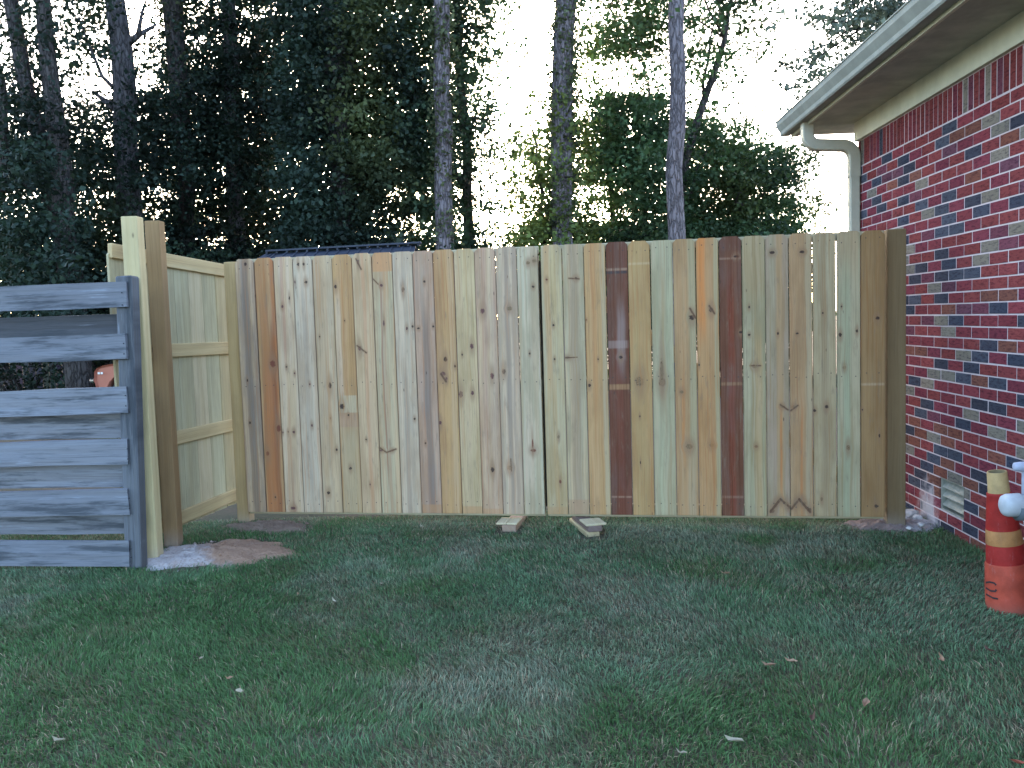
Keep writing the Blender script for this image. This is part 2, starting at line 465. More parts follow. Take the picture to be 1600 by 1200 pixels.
PAL = {'R': [(.205, .046, .055), (.225, .055, .056), (.185, .043, .059), (.215, .052, .050)], 'D': [(.054, .062, .086), (.068, .076, .098), (.050, .053, .070)],
       'G': [(.21, .185, .145), (.18, .165, .135)], 'P': [(.155, .052, .072), (.13, .055, .076)], 'O': [(.21, .080, .058), (.18, .076, .056)]}
cand = []
for r in range(len(ROWS)):
    ztop = SOLD_Z - .010 - r * COURSE; z0 = ztop - (COURSE - .0082)
    half = (r % 2 == 0)
    y1 = CORNER; k = 0
    while y1 > YN + .1:
        L = (BL / 2 if (half and k == 0) else BL)
        y0 = y1 - L
        b0, b1 = y0 + .0056, y1 - (.0056 if k else 0)
        ch = ROWS[r][k] if k < 13 else random.choice('RRRRRRDDRGPO')
        col = random.choice(PAL[ch]); f = random.uniform(.86, 1.14); col = tuple(c * f for c in col)
        segs = [(b0, b1)]
        if z0 < VZ1 - .01 and ztop > VZ0 + .01:                      # cut around the vent
            segs = [(a, b) for a, b in ((b0, min(b1, VY0 - .001)), (max(b0, VY1 + .001), b1)) if b - a > .02]
        for a, b in segs:
            mid = H(0, (a + b) / 2, z0 + .029)
            px, py = project(mid) if mid.y > .5 else (5000, 0)
            vis = px < 1612 and -5 < py < 1205 and not (1340 < px < 1404 and py > 372)
            cand.append((0 if vis else 1, -1 / mid.y if mid.y > .2 else 0, a, b, z0, COURSE - .0082, col))
        y1 = y0; k += 1
cand.sort(key=lambda c: (c[0], c[1]))
bcache = {}
def brick_obj(name, a, b, z0, hh, col, parent):
    key = (round(b - a, 3), round(hh, 3))
    if key not in bcache:
        v, f = brick_mesh('brick', b - a, hh); bcache[key] = mesh_pd('brick', v, f); bcache[key].materials.append(MAT['brick'])
    m = frame_matrix(H(random.uniform(-.0012, .0003), a + random.uniform(-.0012, .0012), z0 + random.uniform(-.001, .001)), (0, 0, 1), Dv)
    m = m @ Matrix.Rotation(random.uniform(-.004, .004), 4, 'X') @ Matrix.Rotation(random.uniform(-.003, .003), 4, 'Z')
    o = put(name, bcache[key], None, parent, m); o.color = (*col, 1)
    return o
for c in cand[:300]: brick_obj('brick', *c[2:], wall)
V, F, C = [], [], []
for c in cand[300:]:
    v, f = brick_mesh('b', c[3] - c[2], c[5]); o = len(V)
    V += [H(p[0], c[2] + p[1], c[4] + p[2]) for p in v]; F += [tuple(i + o for i in q) for q in f]; C += [c[6]] * len(v)
bm_ = mesh_np('brick_run', np.array([tuple(v) for v in V]), np.array(F), 4, color=np.array(C))
tag(put('brick_run', bm_, MAT['brick_far'], wall), kind='stuff')
# upright bricks under the eave
y1 = CORNER; k = 0
SP = 'RGRRRRRDRRRRRRRRRRRRRRRRRRRGPRRGRPRRR'
while y1 > -3.0:
    y0 = y1 - .0665
    ch = SP[k] if k < len(SP) else random.choice('RRRRRG')
    col = random.choice(PAL[ch]); f = random.uniform(.75, 1.0)
    brick_obj('upright_brick', y0 + .0055, y1 - .0055, SOLD_Z + .001, .189, tuple(c * f for c in col), wall)
    y1 = y0; k += 1

def house_plank(name, xs, zs, y0, y1, mat, parent, bev=.002):
    me = bpy.data.meshes.new(name); b = bmesh.new()
    bm_box(b, xs[0], xs[1], y0, y1, zs[0], zs[1], H)
    bmesh.ops.recalc_face_normals(b, faces=b.faces[:])
    b.to_mesh(me); b.free()
    return put(name, me, mat, parent)
YE = 1.88
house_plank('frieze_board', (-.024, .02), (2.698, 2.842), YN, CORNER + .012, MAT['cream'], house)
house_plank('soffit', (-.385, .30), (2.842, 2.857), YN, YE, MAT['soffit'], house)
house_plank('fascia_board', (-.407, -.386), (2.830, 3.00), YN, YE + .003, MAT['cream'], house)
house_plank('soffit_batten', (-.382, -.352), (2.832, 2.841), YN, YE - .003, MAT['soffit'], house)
house_plank('eave_return', (-.375, .30), (2.858, 3.06), YE - .03, YE - .004, MAT['cream'], house)
# roof slab rising to the right
rv = [H(-.47, YN, 2.992), H(-.47, YE + .03, 2.992), H(4.2, YE + .05, 4.6), H(4.2, YN, 4.6),
      H(-.47, YN, 3.012), H(-.47, YE + .03, 3.012), H(4.2, YE + .05, 4.63), H(4.2, YN, 4.63)]
put('roof', mesh_pd('roof', rv, [(3, 2, 1, 0), (4, 5, 6, 7), (0, 1, 5, 4), (1, 2, 6, 5), (2, 3, 7, 6), (3, 0, 4, 7)]), MAT['shingle'], house)
# K-profile gutter: section in (x, z), extruded along the wall
sec = [(-.463, 2.925), (-.463, 2.806), (-.530, 2.802), (-.538, 2.812), (-.541, 2.838), (-.556, 2.862), (-.569, 2.884), (-.572, 2.915), (-.578, 2.917), (-.578, 2.924), (-.566, 2.924), (-.563, 2.888), (-.535, 2.842), (-.530, 2.814), (-.47, 2.814), (-.47, 2.925)]
sec = [(a_ + .055, b_ + .045) for a_, b_ in sec]; n = len(sec); YG = 1.93
V = [H(x, YN, z) for x, z in sec] + [H(x, YG, z) for x, z in sec]
F = [(i, (i + 1) % n, (i + 1) % n + n, i + n) for i in range(n)]
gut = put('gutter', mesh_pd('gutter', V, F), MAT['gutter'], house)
capo = [H(x, YG + .001, z) for x, z in sec[:11]] + [H(x, YG + .006, z) for x, z in sec[:11]]
put('end_cap', mesh_pd('end_cap', capo, [tuple(range(11)), tuple(range(21, 10, -1))] + [(i, i + 11, (i + 1) % 11 + 11, (i + 1) % 11) for i in range(11)]), MAT['gutter'], gut)
# downspout: rounded rectangular pipe with two elbows
def rect_pipe(path, wx, wy):
    """section wx across the path plane, wy along the wall; path points (x, z) at constant y"""
    V, F = [], []
    yc = 1.425; n = 8
    for i, (x, z) in enumerate(path):
        a = path[max(i - 1, 0)]; b = path[min(i + 1, len(path) - 1)]
        tx, tz = b[0] - a[0], b[1] - a[1]; l = math.hypot(tx, tz); tx /= l; tz /= l
        nx, nz = -tz, tx
        ch = .008
        for (u, w) in ((-wx + ch, -wy), (wx - ch, -wy), (wx, -wy + ch), (wx, wy - ch), (wx - ch, wy), (-wx + ch, wy), (-wx, wy - ch), (-wx, -wy + ch)):
            V.append(H(x + nx * u, yc + w, z + nz * u))
    for i in range(len(path) - 1):
        for k in range(n):
            a = i * n + k; b = i * n + (k + 1) % n; F.append((a, b, b + n, a + n))
    F.append(tuple(range(n))); F.append(tuple(range((len(path) - 1) * n + n - 1, (len(path) - 1) * n - 1, -1)))
    return V, F
def arc(cx, cz, r, a0, a1, n=6):
    return [(cx + r * math.cos(math.radians(a0 + (a1 - a0) * i / n)), cz + r * math.sin(math.radians(a0 + (a1 - a0) * i / n))) for i in range(n + 1)]
dpath = [(-.400, 2.848), (-.400, 2.79)] + arc(-.318, 2.758, .082, 180, 264, 7) + [(-.20, 2.668)] + arc(-.138, 2.572, .092, 96, 4, 7) + [(-.046, 2.42)]
V, F = rect_pipe(dpath, .043, .042)
MAT['spout'] = mat_plain('downspout_paint', (.46, .455, .36), .5, .10, 7, bump=.01)
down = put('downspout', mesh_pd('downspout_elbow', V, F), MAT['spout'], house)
V, F = rect_pipe([(-.046, 2.435), (-.046, 1.2), (-.046, .12)], .038, .038)
put('straight_pipe', mesh_pd('straight_pipe', V, F), MAT['spout'], down)
for zz in (2.2, .9):
    V, F = rect_pipe([(-.046, zz), (-.046, zz + .03)], .040, .041); put('strap', mesh_pd('strap', V, F), MAT['spout'], down)
# crawl-space vent
MAT['vent'] = mat_plain('vent_metal', (.30, .31, .26), .55, .2, 20, bump=.05)
vent = house_plank('vent', (.055, .065), (VZ0, VZ1), VY0, VY1, MAT['vent'], house)
house_plank('vent_frame', (.008, .052), (VZ0, VZ0 + .010), VY0 + .003, VY1 - .003, MAT['vent'], vent)
house_plank('vent_frame', (.008, .052), (VZ1 - .010, VZ1), VY0 + .003, VY1 - .003, MAT['vent'], vent)
for a, b in ((VY0, VY0 + .014), (VY1 - .014, VY1)): house_plank('vent_frame', (.0095, .051), (VZ0 + .011, VZ1 - .011), a, b, MAT['vent'], vent)
for i in range(3):
    zt = VZ1 - .020 - i * .056
    V = [H(x, y, z) for y in (VY0 + .016, VY1 - .016) for x, z in ((.045, zt), (.012, zt - .040), (.012, zt - .044), (.047, zt - .004))]
    put('louvre', mesh_pd('louvre', V, [(0, 1, 5, 4), (1, 2, 6, 5), (2, 3, 7, 6), (3, 0, 4, 7), (0, 3, 2, 1), (4, 5, 6, 7)]), MAT['vent'], vent)

# ------------------------------------------------------------------ the double gate
TH = -0.1744; PW = 0.1395; PS = 0.1425; GX = 0.0135; ZB = CAM_Z - 1.3101; PH = 1.7868
GP = Vector((-1.9052, 6.1749, 0)); GU = Vector((math.cos(TH), math.sin(TH), 0)); GN = Vector((GU.y, -GU.x, 0))  # GN looks at the camera
def G(s, out=0.0, z=0.0): return GP + GU * s + GN * out + Vector((0, 0, z))
def gate_uv(px, py):
    p = on_plane(px, py, GP, GN); v = p - GP; return v.dot(GU), p.z - ZB
def picket_mesh(name, w, hgt, ear, t=.016, skew=0.0):
    e = ear
    out = [(-w / 2, 0), (w / 2, 0), (w / 2, hgt - e * 1.05), (w / 2 - e, hgt), (-w / 2 + e, hgt), (-w / 2, hgt - e * 1.05)]
    n = len(out)
    V = [(x, -t, z) for x, z in out] + [(x, 0, z) for x, z in out]
    F = [tuple(range(n)), tuple(range(2 * n - 1, n - 1, -1))] + [(i, i + n, (i + 1) % n + n, (i + 1) % n) for i in range(n)]
    me = mesh_pd(name, V, F)
    bm = bmesh.new(); bm.from_mesh(me); bmesh.ops.recalc_face_normals(bm, faces=bm.faces[:])
    bm.to_mesh(me); bm.free(); return me
CREAM, PALE, TAN, OCH = (.48, .41, .29), (.51, .46, .375), (.41, .29, .17), (.43, .31, .165)
MINT, GREY, PINK, RUST, BRN = (.40, .395, .295), (.35, .30, .245), (.42, .325, .26), (.36, .165, .075), (.145, .073, .050)
WARM = (.46, .36, .23); ORNG = (.50, .24, .10); DGR = (.16, .135, .11); GRN = (.345, .365, .255)
# base, alternate, knots (px, py, half-width mm, half-height mm, kind), streaks (offset, halfwidth, colour, strength, z0, z1), patches, grey
B = [
 (GREY, CREAM, [(389,594,5,8,'k'),(393,660,6,9,'k'),(386,413,8,10,'k')], [(0,.030,DGR,.75,0,2),(-.05,.02,CREAM,.5,0,2)], [], .35),
 (TAN, RUST, [(428,568,16,20,'r'),(437,669,13,20,'r'),(420,708,9,13,'r'),(432,776,5,5,'k')], [(.03,.022,(.20,.062,.03),.75,0,1.35),(-.01,.04,RUST,.7,-.2,1.2)], [], .1),
 (PALE, CREAM, [(443,479,7,8,'p'),(454,466,4,10,'k'),(449.5,573,5,5,'k'),(462,583,5,6,'p'),(444,675,4,6,'p'),(452,674,5,6,'k'),(461,674.6,8,8,'p'),(460,793,15,9,'p')], [(-.01,.012,(.36,.20,.15),.6,1.1,2),(.0,.010,(.28,.16,.13),.55,-.2,.35)], [], .1),
 (PALE, (.45,.44,.38), [(468,413,6,10,'k'),(476.5,413,6,9,'k'),(480,441,9,8,'k'),(463,441,5,8,'p'),(486,600,5,6,'p'),(489.5,664,6,8,'p')], [(0,.020,(.30,.28,.25),.5,.2,1.6)], [], .15),
 (CREAM, (.44,.40,.31), [(517,602,10,17,'k'),(518,653,5,7,'k'),(501,526,4,5,'k'),(527.5,702,7,7,'k'),(515,769,10,9,'k')], [(-.02,.04,(.38,.31,.22),.5,.5,2)], [], .12),
 (OCH, TAN, [(526,448,8,11,'k'),(536,634.6,14,15,'k'),(546,648,5,6,'k'),(540,501,4,4,'k'),(549,731,8,8,'k')], [(-.045,.024,PALE,.85,.75,1.55),(.0,.08,MINT,.7,-.2,.72),(.045,.02,(.30,.19,.09),.5,.8,2)], [(.70,.82,(.44,.43,.33),.75),(.60,.70,(.36,.25,.19),.55)], .1),
 (CREAM, (.46,.38,.27), [(561,410,7,15,'p'),(564,544,9,14,'p'),(574,686,5,5,'k'),(580,756,4,6,'p')], [(.005,.014,(.44,.25,.16),.55,0,2)], [], .05),
 (CREAM, MINT, [(597,446,9,7,'p'),(601,505,5,15,'p'),(597,703,14,5,'p'),(614,703,10,5,'p')], [(-.018,.007,(.24,.12,.10),.8,.3,1.7),(.0,.012,(.36,.23,.16),.5,0,2)], [(1.66,1.80,(.46,.27,.14),.8)], .05),
 (PALE, (.40,.38,.32), [(631,452.6,8,13,'k'),(646,510,6,7,'k'),(649,654,6,6,'k'),(637,513,6,9,'p')], [(-.01,.018,(.25,.22,.19),.65,0,1.1),(.0,.006,(.3,.28,.25),.6,1.2,2)], [], .2),
 (PINK, GREY, [(664,440,6,8,'k'),(655,513,9,5,'k'),(678,510,6,6,'k'),(666,692,5,6,'k')], [(.005,.028,(.17,.14,.13),.75,0,1.45)], [(0,.06,(.40,.25,.13),.6)], .25),
 (TAN, OCH, [(697,561,10,14,'k'),(693,584,16,12,'p'),(698,592,8,10,'p'),(712,572,6,7,'k'),(689,660,8,12,'p')], [(.04,.02,CREAM,.5,0,2)], [], .1),
 ((.48,.44,.29), CREAM, [(738,541,10,14,'p'),(721,616,11,19,'p'),(739,613.5,9,12,'p'),(723,554,4,6,'k')], [(0,.05,(.43,.38,.27),.4,0,.8)], [(.0,.05,(.42,.26,.14),.6)], .05),
 (PINK, CREAM, [(755,486,12,14,'p'),(770,587,10,16,'p'),(770.6,733,10,14,'k')], [(.03,.02,PALE,.5,0,2)], [(0,.035,(.42,.27,.15),.5)], .15),
 (PALE, GREY, [(788,580,10,14,'k'),(797,482,13,10,'b'),(797,730,13,12,'b')], [(0,.016,(.24,.22,.20),.7,0,1.9),(.03,.008,(.3,.26,.23),.5,.2,1.5),(-.045,.01,MINT,.4,0,2)], [], .2),
 ((.43,.46,.37), PALE, [(834,448,8,6,'k'),(828.5,552,5,6,'k'),(834,703,15,9,'r'),(833,692,4,24,'r'),(826,411,10,8,'b'),(836,408,12,8,'b')], [(.04,.02,(.36,.32,.22),.6,0,2)], [], .1),
 ((.45,.40,.25), MINT, [(854.5,437,6,6,'r'),(865,508,6,6,'k'),(867,561,5,6,'k'),(873,682,6,9,'b'),(876,752,6,11,'r')], [(-.03,.022,(.45,.28,.14),.55,.9,2),(.0,.018,(.42,.32,.18),.5,0,1)], [(0,.05,(.40,.26,.15),.4)], .05),
 (MINT, CREAM, [(900,435,11,6,'k'),(887,558.6,14,5,'k')], [(.0,.035,(.30,.25,.19),.75,0,2)], [(0,.10,(.36,.22,.14),.4)], .1),
 ((.45,.33,.19), OCH, [(921.6,601.7,8,8,'k'),(912,500,4,4,'r'),(935,561,4,5,'k')], [(.05,.018,MINT,.8,0,2),(-.01,.012,(.44,.25,.11),.6,.8,2)], [], .05),
 (BRN, (.15,.07,.055), [(970,558,10,9,'k')], [(.0,.03,(.16,.055,.038),.6,-.2,1.3),(.02,.03,(.29,.26,.27),.75,1.05,1.45)], [(1.583,1.600,(.045,.05,.06),.9),(1.603,1.618,(.34,.25,.19),.8),(.83,.865,(.32,.21,.12),.85),(.115,.125,(.34,.24,.19),.7),(1.1,1.15,(.36,.32,.32),.45)], .15),
 (OCH, (.40,.32,.17), [(999.5,595.6,20,25,'b'),(1000,650,4,6,'k'),(1001,722,3,9,'k')], [(0,.05,(.38,.30,.16),.4,0,2)], [(1.635,1.650,(.48,.42,.28),.6)], .03),
 ((.40,.435,.32), MINT, [(1034.6,597,17,22,'b'),(1034,580,8,60,'b')], [(.03,.01,(.31,.34,.24),.5,0,2),(-.03,.01,(.31,.34,.24),.5,0,2)], [], .08),
 ((.40,.31,.19), TAN, [(1081,496,14,14,'k'),(1077,697,17,13,'b'),(1065,612,10,8,'b')], [(.045,.026,GRN,.85,.5,2),(-.02,.010,(.46,.22,.08),.8,.45,.95),(.03,.03,MINT,.6,0,.5)], [], .05),
 ((.44,.30,.16), TAN, [(1111,484,11,13,'k'),(1112,695,12,9,'b'),(1092,570,4,7,'k')], [(-.035,.028,(.56,.24,.08),.9,1.25,2),(.055,.016,GRN,.85,0,2)], [], .03),
 ((.150,.075,.050), (.18,.093,.062), [(1158,519,10,7,'k'),(1150,401,12,6,'k')], [(.0,.022,(.20,.052,.03),.75,-.2,1.6)], [(1.645,1.657,(.30,.21,.16),.7),(.845,.865,(.30,.20,.12),.7),(.115,.130,(.27,.18,.14),.6),(1.70,1.80,(.12,.07,.06),.4)], .15),
 (GRN, MINT, [(1170,480,5,6,'k'),(1170,523,7,6,'k'),(1179,572,14,9,'b'),(1181,697,9,7,'r')], [(.025,.026,(.41,.31,.17),.75,0,1.3),(0,.08,(.40,.32,.20),.6,1.5,2)], [], .05),
 ((.36,.35,.26), GREY, [(1206,395,14,7,'k'),(1215,521,5,7,'k'),(1222,635,11,6,'b'),(1206,797,12,12,'k'),(1211,789,9,12,'b'),(1218,781,11,9,'b'),(1228,786,10,10,'b'),(1235,793,7,7,'b')], [(.015,.024,(.40,.29,.16),.8,0,2),(.02,.008,(.46,.20,.07),.8,.2,.75)], [], .05),
 ((.40,.31,.20), TAN, [(1252.5,394,13,7,'k'),(1245,521,7,5,'k'),(1239,635,11,6,'b'),(1241,787,9,10,'b'),(1248,780,9,9,'b'),(1256,786,9,11,'b'),(1264,796,10,12,'k')], [(.045,.022,MINT,.7,0,2),(.0,.008,(.42,.19,.07),.8,.1,.75)], [], .05),
 ((.38,.35,.24), MINT, [(1271,641,8,7,'k'),(1291,635,9,9,'k'),(1285,489,4,5,'k'),(1283,779,6,10,'b')], [(0,.022,(.27,.23,.16),.6,0,2)], [], .08),
 ((.36,.40,.30), MINT, [(1312,523,8,10,'k'),(1338,517,6,8,'k'),(1318.5,574,8,8,'b'),(1324.6,699,9,13,'b'),(1314,479,4,5,'k')], [(-.01,.03,(.32,.40,.30),.5,0,2),(0,.08,(.36,.28,.18),.7,1.62,2)], [], .06),
 ((.31,.225,.12), (.28,.205,.11), [(1370,497,9,9,'k'),(1368,790,9,9,'k'),(1373,680,4,10,'k'),(1318,640,4,4,'k')], [], [(.83,.845,(.44,.38,.28),.6)], .05),
]
def _w(c): return (min(.70, c[0] * 1.17), c[1] * .965, c[2] * .78)
gates = []
STROKES = {25: [(1203,799,1219,779,9), (1219,779,1236,794,8), (1219,632,1231,640,6)], 26: [(1236,794,1248,779,8), (1248,779,1265,799,9), (1235,641,1246,633,6)],
           6: [(558,405,566,421,6), (560,540,574,551,6)], 7: [(592,697,605,706,6), (606,706,620,701,6), (584,436,592,444,5)], 10: [(690,584,698,596,8)], 21: [(1078,482,1087,497,7)], 22: [(1108,478,1116,490,7)],
           24: [(1172,571,1188,571,5)], 16: [(884,559,902,558,4), (889,435,905,436,5)], 13: [(799,716,800,735,3)]}
for gi in range(2):
    s0 = 0 if gi == 0 else 15 * PS + GX
    g = empty('wooden_gate', G(s0 + 7.5 * PS, 0, .06)); gates.append(g)
    s1 = s0 + 15 * PS
    tag(g, ('pale picket gate leaf with many dark knots, between the corner post and the centre gap' if gi == 0 else
            'picket gate leaf with two red brown boards and green tinted boards next to the house'), 'gate', 'double gate')
    for i in range(15):
        idx = gi * 15 + i; base, alt, kn, st, pa, gr = B[idx]
        sc = s0 + PS * (i + .5)
        w = PW - .0017 + random.uniform(-.0012, .0010)
        if idx in (27, 28): w = .1355
        if idx == 26: w = .1365
        if idx == 29: w = .1405
        hj = random.uniform(-.003, .003)
        mk = []
        for (px, py, rw, rh, kind) in kn:
            s, z = gate_uv(px, py); x = max(-.062, min(.062, s - sc)); mk.append((x, z, rw / 1000 * 1.3, rh / 1000 * 1.3, kind))
        st = [(a_, b_, _w(c_), d_, e_, f_) for a_, b_, c_, d_, e_, f_ in st]; pa = [(a_, b_, _w(c_), d_) for a_, b_, c_, d_ in pa]
        sk = []
        for (a0, b0, a1, b1, hw) in STROKES.get(idx, ()):
            (u0, v0), (u1, v1) = gate_uv(a0, b0), gate_uv(a1, b1); sk.append((u0 - sc, v0, u1 - sc, v1, hw / 1000))
        m = mat_board('board_%02d' % idx, _w(base), _w(alt), idx + 1.0, mk, st, pa, gr, sk)
        me = picket_mesh('picket', w, PH + hj, random.uniform(.017, .028))
        fm = frame_matrix(G(sc, random.uniform(0, .007), ZB), Vector((0, 0, 1)) + GU * random.uniform(-.0012, .0012), -GN)
        o = put('picket', me, m, g, fm)
    # frame behind the pickets
    fc = (.46, .40, .26)
    for (z, hgt) in ((ZB + PH - .028, .052), (ZB + .86, .085), (ZB + .024, .085)):
        plank('rail', G(s0 + .002, -.021, z), G(s1 - .002, -.021, z), hgt, .036, GN, MAT['wood'], g, color=fc)
    for s in (s0 + .05, s1 - .05):
        plank('stile', G(s, -.060, ZB + .02), G(s, -.060, ZB + PH - .06), .085, .036, GN, MAT['wood'], g, color=fc)
    a, b = (s0 + .1, s1 - .1) if gi == 0 else (s1 - .1, s0 + .1)
    plank('brace', G(a, -.0985, ZB + .12), G(b, -.0985, ZB + PH - .15), .085, .036, GN, MAT['wood'], g, color=fc)

plank('seam_shade_board', G(15 * PS + GX / 2 - .012, -.1, ZB + .03), G(15 * PS + GX / 2 - .012, -.1, ZB + PH - .09), .075, .034, GN, MAT['wood_dark'], gates[0], color=(.10, .08, .06))  # dark board added behind the centre gap so the seam looks shaded
# posts either side of the gate
def post(name, p, w, top, color, label, face=None, mat='wood_post', lean=(0, 0), base_z=-.05):
    o = plank(name, (p[0], p[1], base_z), (p[0] + lean[0], p[1] + lean[1], top), w, w, face or GN, MAT[mat], None, .004, color)
    return tag(o, label, 'post')
pl = G(-.0515, -.045)
post('corner_post', (pl.x, pl.y), .089, 1.862, (.46, .32, .15), 'yellow tan square post where side panel and gate meet, cement stained foot')
pr = G(4.305 + .062, -.075)
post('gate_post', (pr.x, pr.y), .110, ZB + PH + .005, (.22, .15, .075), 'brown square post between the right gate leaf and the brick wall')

# ------------------------------------------------------------------ side panel, seen from its rail side
PA, PB = Vector((-2.406, 5.37, 0)), Vector((-2.046, 6.42, 0))
PD = (PB - PA).normalized(); PNm = Vector((PD.y, -PD.x, 0))          # looks towards the lawn
PLEN = (PB - PA).length
panel = empty('fence_panel', PA)
tag(panel, 'short new picket fence panel with four rails, running back from the tan post', 'fence')
def pz(px, py):
    p = on_plane(px, py, PA, PNm); return (p - PA).dot(PD), p.z
for (a, b) in ((((262, 406.5), (355, 423))), (((267, 547.5), (360, 543.5))), (((276, 684.5), (365, 664))), (((280, 811), (368, 774)))):
    (s0, z0), (s1, z1) = pz(*a), pz(*b); k = (z1 - z0) / (s1 - s0)
    e0, e1 = 0.0, PLEN
    P0 = PA + PD * e0 + Vector((0, 0, z0 + k * (e0 - s0))); P1 = PA + PD * e1 + Vector((0, 0, z0 + k * (e1 - s0)))
    plank('rail', P0 - PNm * .018, P1 - PNm * .018, .089, .036, PNm, MAT['wood'], panel, color=(.56, .43, .23))
i = 0; s = -.01
while s < PLEN - .02:
    w = .1395; t_ = s / PLEN
    P = PA + PD * (s + w / 2) - PNm * .0375 + Vector((0, 0, .055 + .05 * t_))
    cc = random.choice([(.52, .44, .26), (.52, .40, .23), (.48, .43, .27), (.55, .46, .29)])
    me = picket_mesh('picket', min(w, PLEN - s), 1.86 - .055 * t_ - (.055 + .05 * t_) + .03, .022)
    put('picket', me, MAT['wood'], panel, frame_matrix(P + PNm * 0, (0, 0, 1), -PNm)).color = (*cc, 1)
    s += .1425
# move pickets behind the rails (mesh front is local -y)
# posts standing by the side panel
a, b = on_y(225, 345, 5.55), on_y(248.5, 345, 5.55)
post('tan_post', ((a.x + b.x) / 2, 5.595), b.x - a.x - .002, a.z, (.30, .195, .095), 'tall tan square post in front of the side panel, its foot in the spilled cement', (0, -1, 0))
a, b = on_y(187, 338, 5.20), on_y(214, 338, 5.20)
post('pale_post', ((a.x + b.x) / 2, 5.25), .095, a.z, (.62, .51, .28), 'tall pale yellow square post standing right behind the grey fence post', (0, -1, 0))

# ------------------------------------------------------------------ old grey board fence
GR0, GR1 = Vector((-2.19, 5.06, 0)), Vector((-5.9, 5.45, 0))
gd = (GR1 - GR0).normalized(); gnrm = Vector((gd.y, -gd.x, 0)) * 1.0
if gnrm.y > 0: gnrm = -gnrm
grey = empty('board_fence', (-2.2, 5.1, 0))
tag(grey, 'old weathered blue grey horizontal board fence at the left', 'fence')
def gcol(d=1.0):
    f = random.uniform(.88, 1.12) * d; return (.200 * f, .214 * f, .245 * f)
def old_board(name, p0, p1, width, thick, face, color, parent):
    p0, p1 = Vector(p0), Vector(p1); L = (p1 - p0).length; n_ = 7; V, F = [], []
    for i_ in range(n_):
        z = L * i_ / (n_ - 1) + (random.uniform(-.05, .05) if 0 < i_ < n_ - 1 else 0); off = random.uniform(-.006, .006)
        for (sx, sy) in ((-1, -1), (1, -1), (1, 1), (-1, 1)):
            V.append((sx * width / 2 + random.uniform(-.0045, .0045), sy * thick / 2 + off, z + (random.uniform(-.006, .006) if i_ in (0, n_ - 1) else 0)))
    for i_ in range(n_ - 1):
        for k_ in range(4):
            a_ = i_ * 4 + k_; b_ = i_ * 4 + (k_ + 1) % 4; F.append((a_, b_, b_ + 4, a_ + 4))
    F += [(3, 2, 1, 0), tuple(range((n_ - 1) * 4, n_ * 4))]
    o = put(name, mesh_pd(name, V, F), MAT['wood_grey'], parent, frame_matrix(p0, p1 - p0, -Vector(face))); o.color = (*color, 1)
    return o
tops = [1.683, 1.383, 1.079, .777, .482, .178]; bots = [1.541, 1.239, .927, .631, .332, .026]
endx = [-2.187, -2.206, -2.225, -2.244, -2.256, -2.268]
ltops = [1.677, 1.379, 1.064, .768, .468, .177]; lbots = [1.536, 1.237, .924, .623, .328, .029]
for i in range(6):
    P0 = Vector((endx[i], 5.06, (tops[i] + bots[i]) / 2))
    k = ((ltops[i] + lbots[i]) - (tops[i] + bots[i])) / 2 / .79
    for j in range(2):
        L0, L1 = (0.0, 2.42) if j == 0 else (2.43, 3.75)
        a = P0 + gd * L0 + Vector((0, 0, k * L0)); b = P0 + gd * L1 + Vector((0, 0, k * L1))
        old_board('board', a + gnrm * .012, b + gnrm * .012, tops[i] - bots[i], .022, gnrm, gcol(), grey)
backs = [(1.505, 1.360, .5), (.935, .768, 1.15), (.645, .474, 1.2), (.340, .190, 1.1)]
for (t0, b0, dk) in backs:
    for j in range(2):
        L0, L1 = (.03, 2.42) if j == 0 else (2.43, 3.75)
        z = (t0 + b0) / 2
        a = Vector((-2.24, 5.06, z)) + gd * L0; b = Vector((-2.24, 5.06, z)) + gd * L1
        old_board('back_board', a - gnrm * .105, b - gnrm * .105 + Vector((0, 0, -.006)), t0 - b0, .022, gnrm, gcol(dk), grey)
bx, tx_ = -2.262, -2.209
gp = plank('fence_post', (bx, 5.106, -.1), (tx_, 5.106, 1.718), .098, .089, gnrm, MAT['wood_grey'], grey, .008, (.135, .145, .16), jag=.004)
plank('fence_post', (bx - 2.42, 5.36, -.1), (bx - 2.40, 5.36, 1.72), .098, .089, gnrm, MAT['wood_grey'], grey, .008, (.135, .145, .16), jag=.004)
for zt in (1.62, 1.55, 1.33, 1.27, 1.03, .97, .72, .66, .43, .37, .13, .08):
    x = -2.268 + (zt / 1.72) * .048 + .012
    V, F = lathe([(0.0001, 0), (.004, 0), (.004, .003), (.0001, .003)], 6)
    put('nail', mesh_pd('nail', V, F), MAT['wood_dark'], grey, Matrix.Translation((x - .004, 5.0345, zt)) @ Matrix.Rotation(math.pi / 2, 4, 'X')).color = (.04, .04, .05, 1)
plank('kick_board', Vector((-2.42, 5.20, .005)), Vector((-5.9, 5.565, .005)), .05, .022, gnrm, MAT['wood_grey'], grey, .003, (.26, .27, .28))

